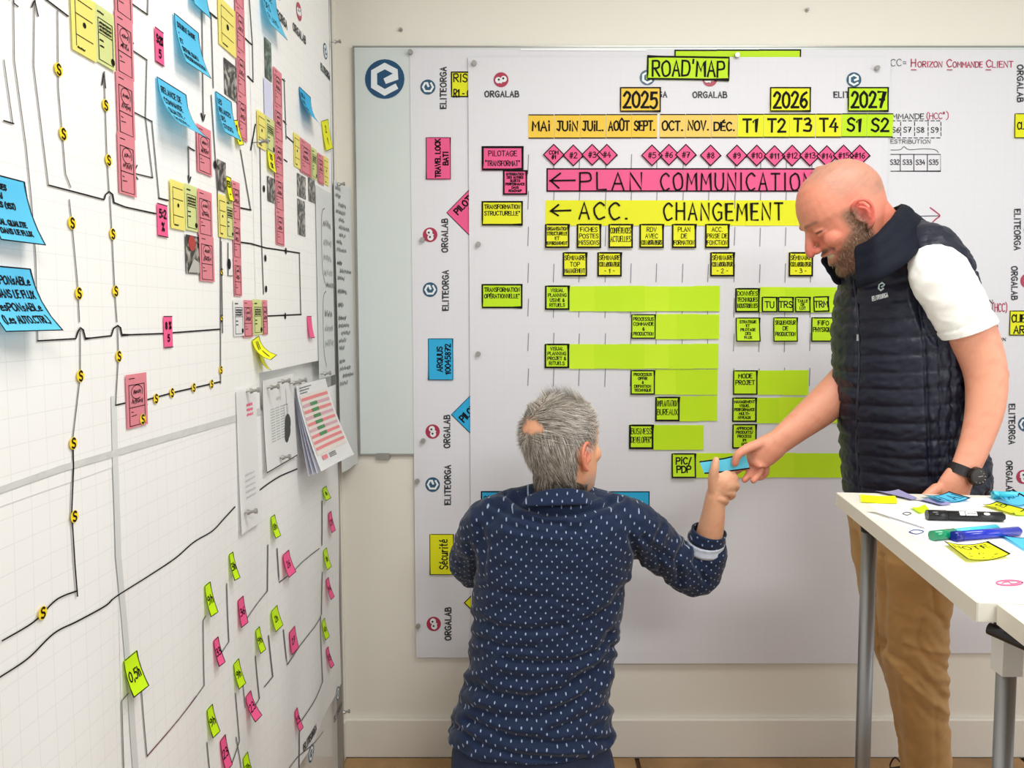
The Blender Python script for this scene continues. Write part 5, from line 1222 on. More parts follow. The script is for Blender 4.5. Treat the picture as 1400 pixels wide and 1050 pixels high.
# ---- white short sleeve and collar of the polo
M_polo = mat('white cotton', (244, 243, 238), .75, sheen=.2, bump=.1, bscale=400)
mb = MB()
limb(mb, [P(1276, 352, 1.80), P(1285, 378, 1.72), P(1306, 415, 1.70), P(1317, 437, 1.70), P(1325, 452, 1.70)], [.058, .063, .0615, .058, .056], n=28, round_ends=True)
em = remesh(mb, .004, 6)
axS = (P(1325, 452, 1.70) - P(1306, 415, 1.70)).normalized(); cS = P(1324, 449, 1.70)
def dispS(co, no):
    t = (co - np.array(cS, 'f')) @ np.array(axS, 'f')
    return .003 * nz(co, 22, 4) + .0012 * nz(co, 60, 2) + .0018 * np.exp(-((t + .022) / .003) ** 2) * -1 + .002 * (t > -.02)
nS = Vector((.05, -.05, -1.0)); hemn = (axS + Vector((-.12, 0, 0))).normalized()
sl = finish('sleeve', em, M_polo, man, dispS, cut=[(cS + hemn * .004, hemn)])
sl['label'] = 'white short polo sleeve'
so = sl.modifiers.new('s', 'SOLIDIFY'); so.thickness = .003; so.offset = -1
# far sleeve
mb = MB(); limb(mb, [P(1195, 378, 2.035), P(1192, 430, 2.03), P(1189, 470, 2.025)], [.064, .062, .060], n=20); em = remesh(mb, .006, 3); finish('sleeve', em, M_polo, man)
# ---- wrist watch
M_wb = mat('black watch strap', (20, 16, 16), .5); M_wc = mat('dark watch case', (58, 52, 50), .25, metal=.8); M_wd = mat('watch dial', (46, 44, 40), .3)
wc = P(1317, 646, 1.67); wa = (P(1334, 605, 1.68) - P(1312, 656, 1.67)).normalized()
u1 = (Vector((1, -.1, 0)) - wa * wa.x).normalized(); u2 = wa.cross(u1)
mb = MB(); n = 28; prof = [(-.011, .0), (-.011, .0025), (.011, .0025), (.011, 0)]
for i in range(n):
    t = 2 * math.pi * i / n
    for (h_, o_) in prof: mb.v.append(tuple(wc + wa * h_ + u1 * math.cos(t) * (.0315 + o_) + u2 * math.sin(t) * (.0245 + o_)))
for i in range(n):
    for j in range(4): mb.f.append((i * 4 + j, i * 4 + (j + 1) % 4, ((i + 1) % n) * 4 + (j + 1) % 4, ((i + 1) % n) * 4 + j)); mb.m.append(0)
wt = mb.build('wrist_watch', M_wb, man, smooth=False); wt['label'] = 'black strap wristwatch with dark round dial'
wn = (Vector((.25, -1, .05)) - wa * wa.dot(Vector((.25, -1, .05)))).normalized(); cc = wc + wn * .0265 + u1 * .006
mb = MB(); mb.cyl(cc, cc + wn * .009, .0205, .0195, 28); mb.build('watch_case', M_wc, wt)
mb = MB(); mb.cyl(cc + wn * .0085, cc + wn * .0095, .0165, .0165, 28)
mb.build('watch_dial', M_wd, wt)
mb = MB(); e1 = u1; e2 = wn.cross(u1)
for a in range(12):
    t = a * math.pi / 6; d_ = e1 * math.cos(t) + e2 * math.sin(t); s_ = d_.cross(wn) * .0006; p0 = cc + wn * .0098
    mb.add([p0 + d_ * .0125 - s_, p0 + d_ * .0125 + s_, p0 + d_ * .015 + s_, p0 + d_ * .015 - s_], [(0, 1, 2, 3)])
for t, l_ in ((.7, .009), (2.4, .012)):
    d_ = e1 * math.cos(t) + e2 * math.sin(t); s_ = d_.cross(wn) * .0007; p0 = cc + wn * .0099; mb.add([p0 - s_, p0 + s_, p0 + d_ * l_ + s_, p0 + d_ * l_ - s_], [(0, 1, 2, 3)])
mb.build('watch_hands', mat('silver print', (190, 186, 176), .4), wt)
# ---- trousers
M_tan = mat('tan cotton trousers', (192, 148, 90), .8, var=.08, vscale=14, bump=.12, bscale=500, sheen=.15)
def leg_rows(rows, mb, th=.95):
    secs = []
    for y, xl, xr, d in rows:
        c = P((xl + xr) / 2, y, d); W = (xr - xl) / 2 * d / FP; secs.append((c, Vector((1, 0, 0)), W, Vector((0, 1, 0)), W * th, 2.1))
    loft(mb, secs, 28)
mb = MB()
loft(mb, [torso_sec(y, xl, xr, d, k) for y, xl, xr, d, k in ((640, 1160, 1345, 1.895, 1.12), (680, 1160, 1348, 1.905, 1.14), (730, 1164, 1338, 1.91, 1.18), (770, 1180, 1322, 1.92, 1.2))], 28)
leg_rows([(700, 1192, 1342, 1.845), (760, 1192, 1322, 1.86), (805, 1200, 1300, 1.89), (850, 1203, 1292, 1.92), (900, 1206, 1293, 1.95), (945, 1216, 1294, 1.98), (1000, 1228, 1296, 2.02), (1050, 1232, 1299, 2.06), (1100, 1233, 1302, 2.10)], mb, 1.0)
leg_rows([(700, 1162, 1262, 1.99), (760, 1168, 1262, 2.02), (820, 1178, 1262, 2.06), (870, 1187, 1258, 2.10), (920, 1208, 1262, 2.14), (965, 1221, 1266, 2.18), (1012, 1228, 1268, 2.22)], mb, 1.1)
em = remesh(mb, .005, 4)
foldsA = [([(1207, 890), (1235, 905), (1265, 930), (1292, 955)], 5, .010), ([(1207, 892), (1240, 930), (1270, 955), (1294, 975)], 4, -.006), ([(1262, 850), (1255, 880), (1275, 905), (1294, 915)], 4, .008), ([(1240, 878), (1270, 890), (1294, 890)], 4, -.006),
          ([(1206, 760), (1208, 820), (1206, 885)], 4, .008), ([(1262, 830), (1285, 845), (1293, 860)], 4, .006), ([(1215, 900), (1225, 960), (1234, 1050)], 5, .005), ([(1275, 800), (1282, 840), (1292, 850)], 3, .006), ([(1250, 960), (1275, 985), (1296, 990)], 5, .005), ([(1280, 960), (1280, 1050)], 3, .003),
          ([(1168, 730), (1185, 790), (1190, 850)], 5, .007), ([(1192, 872), (1206, 880)], 4, .01)]
def dispT(co, no):
    px, py = projn(co); camf = no[:, 1] < .2
    d = .0022 * nz(co, 16, 2, (1, 1, .7)) + .0012 * nz(co, 40, 5)
    wz = np.exp(-((py - 925) / 60) ** 2)
    d += .0022 * wz * np.sin(py * .30 - px * .22 + 2 * np.sin(px * .11 + py * .03)) * (px > 1235) * camf
    for pl, wd, dep in foldsA: d -= dep * np.exp(-(segdist(px, py, pl) / wd) ** 2) * camf
    return d
tr = finish('trousers', em, M_tan, man, dispT); tr['label'] = 'creased tan cotton trousers'
# ---- shoes
M_shoe = mat('brown leather', (112, 80, 52), .45, bump=.2, bscale=120); M_sole = mat('shoe sole', (44, 36, 30), .7); M_lace = mat('dark lace', (40, 30, 26), .7)
def shoe(heel, toe, parent):
    heel = Vector(heel); toe = Vector(toe); F_ = (toe - heel).normalized(); S_ = Vector((0, 0, 1)).cross(F_)
    mb = MB(); secs = []
    for t, w_, h_ in ((0, .026, .04), (.06, .034, .06), (.2, .037, .075), (.36, .038, .072), (.5, .042, .055), (.68, .047, .042), (.86, .044, .034), (.96, .03, .026)):
        c = heel.lerp(toe, t) + Vector((0, 0, .018 + h_ / 2)); secs.append((c, S_, w_, Vector((0, 0, 1)), h_ / 2 + .003, 2.4))
    loft(mb, secs, 20); c0 = heel.lerp(toe, .17)
    limb(mb, [c0 + Vector((0, 0, .06)), c0 + Vector((0, 0, .125))], [(.040, .034), (.037, .033)], hint=F_)
    em = remesh(mb, .004, 3); o = finish('shoe', em, M_shoe, parent)
    mb = MB(); secs = []
    for t, w_ in ((-.02, .02), (.03, .034), (.2, .038), (.4, .039), (.68, .05), (.88, .047), (1.0, .022)):
        secs.append((heel.lerp(toe, t), w_))
    vs = []
    for c, w_ in secs: vs += [c + S_ * w_ + Vector((0, 0, .001)), c - S_ * w_ + Vector((0, 0, .001)), c - S_ * w_ + Vector((0, 0, .022)), c + S_ * w_ + Vector((0, 0, .022))]
    fs = [(0, 1, 2, 3), tuple(len(vs) - 4 + i for i in (3, 2, 1, 0))]
    for j in range(len(secs) - 1):
        for i in range(4): fs.append((j * 4 + i, j * 4 + (i + 1) % 4, j * 4 + 4 + (i + 1) % 4, j * 4 + 4 + i))
    mk('sole', vs, fs, M_sole, o)
    for i in range(4):
        mb = MB(); c = heel.lerp(toe, .3 + .07 * i) + Vector((0, 0, .100 - .013 * i)); limb(mb, [c - S_ * .02 - Vector((0, 0, .012)), c + Vector((0, 0, .003)), c + S_ * .02 + F_ * .01 - Vector((0, 0, .012))], [.0022] * 3, n=6); mb.build('lace', M_lace, o, smooth=True)
    mb = MB(); c = heel.lerp(toe, .38) + Vector((0, 0, .1)); limb(mb, [c, c + S_ * -.03 + Vector((0, 0, .018)), c + S_ * -.045 - Vector((0, 0, .02)), c - S_ * .01], [.0022] * 4, n=6); mb.build('lace', M_lace, o, smooth=True)
fh = P(1262, 1040, 2.24); fh.z = 0
shoe(fh, fh + Vector((-.22, -.15, 0)), man)
fh = P(1285, 1050, 2.09); fh.z = 0
shoe(fh, fh + Vector((-.2, -.2, 0)), man)
# ================================================================ THE KNEELING MAN
K0 = P(728, 1000, 1.9); K0.z = 0
kn = empty('person', K0, 'grey-haired person seen from behind kneeling in a navy dotted shirt, taking the blue note', 'person')
HB = Head(P(767, 622, 1.865), (math.sin(math.radians(46)), math.cos(math.radians(46)), .07), (-.05, .0, 1), 1.06)
X_, Y_ = Vector((1, 0, 0)), Vector((0, 1, 0))
def ksec(y, xl, xr, d, b, g=0, e=2.3):
    c = P((xl + xr) / 2, y, d); return (c, X_, (xr - xl) / 2 * d / FP + g, Y_, b + g, e)
rowsK = [(668, 728, 800, 1.89, .062), (680, 700, 834, 1.895, .085), (694, 672, 858, 1.90, .102), (712, 657, 868, 1.90, .118), (745, 652, 868, 1.90, .125), (790, 649, 858, 1.90, .128), (830, 647, 850, 1.90, .128), (870, 644, 843, 1.89, .125), (905, 641, 838, 1.88, .123), (945, 631, 834, 1.87, .125), (985, 617, 838, 1.86, .133), (1020, 609, 845, 1.85, .142), (1052, 610, 848, 1.84, .148), (1080, 612, 848, 1.84, .148)]
mb = MB(); HB.build(mb)
limb(mb, [HB.p(-.02, 0, -.0), P(762, 664, 1.875), P(762, 690, 1.89), P(762, 712, 1.90)], [.056, .058, .066, .08])
loft(mb, [ksec(*r, g=-.028) for r in rowsK[1:]], 24)
# right arm
elb = P(953, 786, 2.02); wr_ = P(978, 676, 1.93)
limb(mb, [P(856, 718, 1.9), P(905, 755, 1.96), elb, P(968, 738, 1.98), P(975, 705, 1.95), wr_, P(983, 663, 1.925)], [.052, .048, .042, (.039, .036), (.032, .030), (.0255, .023), (.022, .021)], hint=(0, 1, 0))
limb(mb, [P(977, 690, 1.94), P(982, 670, 1.925), P(990, 658, 1.92), P(995, 651, 1.92)], [(.015, .014), (.0255, .021), (.034, .024), (.030, .02)], hint=(.4, 0, -1), k=3)
# thumb up over the note
limb(mb, [P(977, 676, 1.925), P(975, 655, 1.908), P(977, 640, 1.898), P(979, 629, 1.897)], [.017, .0135, .0115, .0088], n=12, k=3)
for i, (y0, x1, r) in enumerate(((650, 1003, .0112), (661, 1005, .0115), (672, 1000, .0112), (681, 991, .0100))):
    finger(mb, [P(986 - i * 1, y0 + 2 - (i == 3) * 3, 1.93), P(x1 - 7, y0 - 1 + i * .5, 1.912), P(x1 + 1, y0 + 3, 1.925), P(x1 - 1, y0 + 7, 1.945), P(x1 - 10, y0 + 8, 1.95)], r)
# left arm folded forward
elL = P(641, 772, 2.08); wl = P(690, 800, 2.22)
limb(mb, [P(668, 718, 1.9), P(652, 748, 1.99), elL, wl], [.05, .046, .042, .03])
limb(mb, [wl, P(705, 812, 2.235), P(716, 822, 2.245)], [(.028, .02), (.038, .018), (.034, .014)], hint=(0, 0, 1), k=3)
for i in range(4): b = P(716, 808 + 9 * i, 2.245); finger(mb, [b, b + Vector((.03, .006, -.008)), b + Vector((.05, .004, -.025)), b + Vector((.055, -.01, -.04))], .0092)
finger(mb, [P(700, 800, 2.23), P(710, 790, 2.22), P(722, 786, 2.22), P(732, 788, 2.22)], .011)
# legs: kneeling, sitting back on the heels
def leg(mb, sx, g):
    hip = P(728 + sx * 55, 1070, 1.86); knee = Vector((hip.x + sx * .03, -.17, .085)); ank = Vector((hip.x + sx * .0, -.60, .06)); 
    limb(mb, [hip, hip.lerp(knee, .5) + Vector((0, 0, .02)), knee], [.085 + g, .078 + g, .058 + g])
    limb(mb, [knee, knee.lerp(ank, .45) + Vector((0, 0, .012)), ank], [.058 + g, .058 + g, .04 + g]); return hip, knee, ank
for sx in (-1, 1):
    h_, k_, a_ = leg(mb, sx, -.012); limb(mb, [a_, a_ + Vector((0, -.05, .03)), a_ + Vector((0, -.10, -.02))], [.034, .034, .028])
em = remesh(mb, .0027, 6)
def paintB(co, no):
    n = len(co); f, l, u = HB.local(co); px, py = projn(co)
    base = np.tile(np.array(lin((236, 180, 144))[:3]), (n, 1)); q = nz(co, 60); q2 = nz(co, 300, 3.0)
    base = mixc(base, (222, 146, 112), .3 * np.clip(q, 0, 1))
    h = ((np.abs(l) < .11) & (u > -.115) & (u < .16) & (np.abs(f) < .16)).astype(float); al = np.abs(l)
    base = mixc(base, (228, 156, 116), h * .4)
    base = mixc(base, (218, 112, 92), h * .65 * sstep(.0745, .081, al))
    hair = hairmask(f, l, u)
    base = mixc(base, (112, 100, 88), h * hair * .95)
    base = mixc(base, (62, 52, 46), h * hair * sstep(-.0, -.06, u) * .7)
    bd = sstep(-.035, -.06, u) * sstep(0, .02, f); base = mixc(base, (176, 160, 146), h * np.clip(bd * (.5 + .3 * q2), 0, .7))
    eb = np.exp(-(((f + .006) / .006) ** 2 + ((u - .001) / .009) ** 2)) * (al > .066) * (al < .0835); base = mixc(base, (150, 70, 52), h * eb * .6)
    brow = np.exp(-(((u - .048) / .0048) ** 2)) * sstep(.008, .016, al) * sstep(.056, .046, al) * (f > .04); base = mixc(base, (140, 120, 104), h * brow * .8)
    lip = np.exp(-(((u + .044) / .008) ** 2)) * (f > .066) * (al < .024); base = mixc(base, (196, 108, 96), h * lip * .6)
    return base
BALD = np.array([-.066, .0, .080])
def hairmask(f, l, u):
    al = np.abs(l)
    m = sstep(.050, .036, f - .25 * np.clip(u - .06, 0, 1))                # hairline at the forehead
    m = m * np.where(u < .035, sstep(.030, .018, f), 1)                    # temples down to the ear
    m = m * np.where((u < .04) & (al > .055), sstep(-.022, -.03, f - np.clip(u - .03, -.06, 0.0) * -.1) + sstep(.032, .036, u), 1)
    m = np.clip(m, 0, 1) * sstep(-.085, -.07, u)
    m = m * (al < .0835)
    b = np.sqrt((f - BALD[0]) ** 2 * .55 + (l - BALD[1]) ** 2 * .7 + (u - BALD[2]) ** 2 * 2.0)
    b = b + .002 * np.sin(f * 190 + u * 120) + .002 * np.sin(l * 240)
    return m * sstep(.022, .036, b)
finish('body', em, M_skinB, kn, lambda co, no: HB.carve(co), paintB)
bodyB = bpy.data.objects['body.001'] if 'body.001' in bpy.data.objects else bpy.data.objects['body']
eyes(HB, kn, .1)
def hz(co, no):
    f, l, u = HB.local(co); ok = (np.abs(l) < .0835) & (u > -.085) & (u < .16) & (np.abs(f) < .12)
    return (hairmask(f, l, u) > .45) & ok
rts = roots_of(bodyB, kn, hz)
M_h = [mat('hair silver', (232, 226, 216), .4), mat('hair grey', (150, 140, 128), .45), mat('hair dark grey', (84, 74, 66), .5), mat('hair ash', (186, 176, 162), .45)]
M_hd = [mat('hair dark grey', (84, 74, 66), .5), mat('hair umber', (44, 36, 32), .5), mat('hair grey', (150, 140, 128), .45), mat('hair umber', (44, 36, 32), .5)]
def hdir(p, n, r):
    v = (p - HB.O) / HB.S; f, l, u = v.dot(HB.F), v.dot(HB.L), v.dot(HB.U)
    if u > r.uniform(.03, .085): d = HB.F * (1.0 if f > -.04 else .3) + HB.L * (-.5 if l < 0 else .2) + HB.U * (-.15 if f < .02 else .25)
    else: d = -HB.U * 1.0 + HB.F * (.35 if l < 0 else .2)
    sw = math.sin(v.x * 60 + v.z * 35) * .35
    d = d + HB.L * sw + HB.U * .1 * sw
    d = d - n * d.dot(n); return (d.normalized() + n * .12).normalized()
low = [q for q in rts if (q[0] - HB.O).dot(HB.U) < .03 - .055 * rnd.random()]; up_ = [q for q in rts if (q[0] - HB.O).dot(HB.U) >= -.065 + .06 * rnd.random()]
strands('hair', M_h, kn, up_, 16000, .030, hdir, .00045, 11, .28, 5)
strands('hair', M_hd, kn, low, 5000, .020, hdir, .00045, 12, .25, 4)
front = [q for q in up_ if (q[0] - HB.O).dot(HB.F) > .015 and (q[0] - HB.O).dot(HB.U) > .08]
if front: strands('hair', M_h, kn, front, 1600, .04, lambda p, n, r: (HB.U * 1.0 - HB.F * .15 + HB.L * .5).normalized(), .0004, 13, .3, 5)
# ---- shirt
def shirt_mat():
    m = mat('navy dotted shirt cotton', (24, 40, 72), .75, sheen=.15)
    nt = m.node_tree; n = nt.nodes; L = nt.links; b = n['Principled BSDF']; b.inputs['Specular IOR Level'].default_value = .2
    tc = n.new('ShaderNodeAttribute'); tc.attribute_name = 'paint'; sx = n.new('ShaderNodeSeparateXYZ'); L.new(tc.outputs['Vector'], sx.inputs[0])
    def M(op, a, bb=None):
        x = n.new('ShaderNodeMath'); x.operation = op
        for i, q in enumerate((a, bb)):
            if q is None: continue
            if isinstance(q, (int, float)): x.inputs[i].default_value = q
            else: L.new(q, x.inputs[i])
        return x.outputs[0]
    nz_ = n.new('ShaderNodeTexNoise'); nz_.inputs['Scale'].default_value = 9; L.new(tc.outputs['Vector'], nz_.inputs['Vector'])
    w1 = M('MULTIPLY', M('SUBTRACT', nz_.outputs[0], .5), .018)
    v = M('ADD', sx.outputs[1], w1)
    u = M('ADD', sx.outputs[0], w1)
    S_ = .0238
    masks = []
    for off in (0.0, .5):
        a = M('SUBTRACT', M('FRACT', M('ADD', M('DIVIDE', u, S_), off)), .5); c = M('SUBTRACT', M('FRACT', M('ADD', M('DIVIDE', v, S_ * 1.1), off)), .5)
        r2 = M('ADD', M('POWER', M('MULTIPLY', a, 1.15), 2.0), M('POWER', M('MULTIPLY', c, .85), 2.0)); masks.append(M('LESS_THAN', r2, .0068))
    mk_ = M('MAXIMUM', masks[0], masks[1])
    mi = n.new('ShaderNodeMix'); mi.data_type = 'RGBA'; mi.inputs[6].default_value = lin((24, 39, 68)); mi.inputs[7].default_value = lin((150, 166, 192))
    L.new(mk_, mi.inputs[0]); L.new(mi.outputs[2], b.inputs['Base Color']); return m
M_shirt = shirt_mat()
mb = MB()
loft(mb, [ksec(*r, g=.006) for r in rowsK[1:13]], 36)
limb(mb, [P(790, 690, 1.9), P(858, 716, 1.9), P(905, 752, 1.96), P(950, 785, 2.015), P(962, 770, 2.005), P(968, 752, 1.99)], [.055, .066, .062, .060, .055, .050], n=24)
limb(mb, [P(735, 690, 1.9), P(668, 716, 1.9), P(652, 748, 1.985), P(643, 772, 2.07), P(668, 786, 2.15)], [.055, .062, .060, .056, .045], n=24)
em = remesh(mb, .0038, 6)
foldsK = [([(690, 674), (715, 692), (750, 703), (790, 704), (830, 690), (850, 680)], 4, .010), ([(672, 690), (700, 705), (740, 716), (770, 716)], 4, .007), ([(700, 720), (740, 728), (790, 726)], 5, .004),
          ([(836, 868), (820, 890), (780, 905), (735, 908), (690, 902)], 5, .010), ([(838, 885), (815, 915), (770, 945), (720, 955), (665, 948), (640, 935)], 6, .012), ([(836, 905), (800, 950), (740, 985), (680, 982), (635, 965)], 6, .008),
          ([(645, 845), (680, 858), (730, 862), (770, 856)], 5, .007), ([(643, 870), (690, 885), (730, 886)], 4, .006), ([(858, 800), (835, 830), (800, 850)], 5, .006), ([(648, 800), (690, 812), (750, 818), (800, 830)], 5, .004),
          ([(640, 985), (700, 1008), (760, 1018), (830, 1012)], 5, .010), ([(618, 990), (660, 1022), (720, 1035), (800, 1038)], 4, .008), ([(862, 735), (872, 760), (868, 790)], 4, .008),
          ([(880, 735), (900, 760), (905, 790)], 4, .006), ([(940, 740), (925, 765), (930, 795)], 4, .008), ([(955, 745), (950, 770), (965, 795)], 3, .006), ([(905, 720), (895, 745), (915, 765)], 4, .005), ([(640, 745), (650, 765), (652, 790)], 4, .006), ([(655, 720), (662, 745), (660, 790)], 4, .006),
          ([(835, 960), (790, 985), (750, 1000)], 5, .007)]
def preK(co, no):
    return np.stack([co[:, 0] + 2, co[:, 2] - .5 * co[:, 1] + 2, co[:, 1] * 0], 1)
def dispK(co, no):
    px, py = projn(co); cf = sstep(.3, -.1, no[:, 1])
    d = .0030 * nz(co, 13, 1, (.7, 1, 1.5)) + .0020 * nz(co, 30, 4, (.6, 1, 1.6)) + .0008 * nz(co, 75, 6)
    low_ = sstep(850, 960, py)
    d += .0028 * low_ * np.sin(py * .16 + px * .035 + 1.6 * np.sin(px * .03)) * cf
    for pl, wd, dep in foldsK:
        s_ = segdist(px, py, pl); d -= dep * np.exp(-(s_ / wd) ** 2) * cf; d += dep * .35 * np.exp(-((s_ - wd * 2.2) / wd) ** 2) * cf
    return d
sh = finish('shirt', em, M_shirt, kn, dispK, pre=preK, cut=[(P(728, 1043, 1.72), (0, 0, -1)), (P(640, 1042, 1.85), (-.5, 0, -1))]); sh['label'] = 'navy shirt scattered with small white dots'
so = sh.modifiers.new('s', 'SOLIDIFY'); so.thickness = .003; so.offset = -1
# shirt collar band
strip('collar', [(722, 678, 1.82), (740, 671, 1.80), (766, 667, 1.797), (792, 669, 1.81), (812, 675, 1.86)], [(712, 692, 1.80), (738, 692, 1.785), (768, 691, 1.783), (800, 690, 1.80), (824, 690, 1.86)], M_shirt, kn, .006, rows=5, quilt=.0)
# rolled cuff: light printed inside of the turned sleeve, navy edge
M_cuff = mat('pale printed cuff lining', (206, 216, 232), .7, var=.12, vscale=90)
def ring(name, p0, p1, r0, r1, m, parent, flat=.85, n=28, th=.004, hint=(1, 0, 0)):
    p0, p1 = Vector(p0), Vector(p1); t = (p1 - p0).normalized(); a1 = (Vector(hint) - t * t.dot(Vector(hint))).normalized(); a2 = t.cross(a1); vs = []; fs = []
    for j in range(5):
        c = p0.lerp(p1, j / 4); r = r0 + (r1 - r0) * j / 4 + .0015 * math.sin(j * 2)
        for i in range(n): q = 2 * math.pi * i / n; vs.append(c + a1 * math.cos(q) * r * (1 + .03 * math.sin(3 * q)) + a2 * math.sin(q) * r * flat)
    for j in range(4):
        for i in range(n): fs.append((j * n + i, j * n + (i + 1) % n, (j + 1) * n + (i + 1) % n, (j + 1) * n + i))
    o = mk(name, vs, fs, m, parent, smooth=True); so = o.modifiers.new('s', 'SOLIDIFY'); so.thickness = th; so.offset = 0; return o
c0 = P(965, 762, 1.985); c1 = P(966, 739, 1.975); c2 = P(970, 726, 1.965)
ck = ring('rolled_cuff', P(964, 752, 1.985), c1, .050, .047, M_cuff, kn); ck['label'] = 'pale turned-back cuff with fine print'
ring('cuff_edge', c1, c2, .048, .043, M_shirt, kn)
for o_ in kn.children:
    if o_.data and o_.data.materials and o_.data.materials[0] == M_shirt and 'paint' not in o_.data.attributes:
        at = o_.data.color_attributes.new('paint', 'FLOAT_COLOR', 'POINT'); g0 = ORG[kn.name]
        at.data.foreach_set('color', [q for v in o_.data.vertices for q in (v.co.x + g0.x + 2, v.co.z + g0.z - .5 * (v.co.y + g0.y) + 2, 0, 1)])
# ---- jeans
M_jean = mat('dark blue denim', (34, 46, 74), .8, var=.12, vscale=30, bump=.2, bscale=350)
mb = MB(); loft(mb, [ksec(*r) for r in ((960, 634, 824, 1.87, .105), (1018, 616, 836, 1.855, .125), (1050, 613, 846, 1.845, .148), (1085, 612, 848, 1.845, .155), (1120, 615, 845, 1.85, .155), (1150, 630, 830, 1.86, .13))], 28)
for sx in (-1, 1): leg(mb, sx, .008)
em = remesh(mb, .006, 3); jn = finish('jeans', em, M_jean, kn, lambda co, no: .003 * nz(co, 18, 2)); jn['label'] = 'dark blue jeans'
for sx in (-1, 1):
    a_ = Vector((P(728 + sx * 55, 1070, 1.86).x, -.60, .02)); o_mb = MB()
    limb(o_mb, [a_ + Vector((0, .04, .045)), a_ + Vector((0, -.06, .05)), a_ + Vector((0, -.14, .02)), a_ + Vector((0, -.17, .01))], [(.036, .036), (.042, .036), (.042, .026), (.036, .02)], hint=(1, 0, 0))
    em = remesh(o_mb, .005, 3); finish('shoe', em, mat('dark suede', (50, 42, 38), .8), kn)
# ---- the blue note being handed over
q = [P(956, 631, 1.905), P(1019, 621, 1.91), P(1025, 641, 1.905), P(962, 649, 1.90)]
q = [P(956, 630.5, 1.905), P(990, 626, 1.907), P(1018, 619, 1.912), P(1025, 641, 1.912), P(993, 645.5, 1.907), P(963, 648, 1.905)]
vs = []; nx = 10
for j in (0, .5, 1):
    for i in range(nx + 1):
        t = i / nx * 2; a = (q[0].lerp(q[1], t) if t <= 1 else q[1].lerp(q[2], t - 1)); b = (q[5].lerp(q[4], t) if t <= 1 else q[4].lerp(q[3], t - 1))
        vs.append(a.lerp(b, j) + Vector((0, -.002 * math.sin(j * math.pi), 0)))
fs = [(j * (nx + 1) + i, (j + 1) * (nx + 1) + i, (j + 1) * (nx + 1) + i + 1, j * (nx + 1) + i + 1) for j in range(2) for i in range(nx)]
hn = mk('sticky_note', vs, fs, mat('bright cyan note paper', (104, 218, 252), .6, transl=.25), label='bright blue note held between the hands of the two men', cat='sticky note', smooth=True)
mb = MB()
for edge in ([(a) for a in vs[:nx + 1]], vs[2 * (nx + 1):3 * (nx + 1)]):
    dn = -1 if edge[0] is vs[0] else 1
    v2 = [a + Vector((0, -.0006, 0)) for a in edge] + [a + Vector((0, -.0006, .0035 * dn * 1.0)) for a in edge]
    mb.add(v2, [(i, nx + 1 + i, nx + 2 + i, i + 1) for i in range(nx)])
mb.build('ink_border', INK, hn)

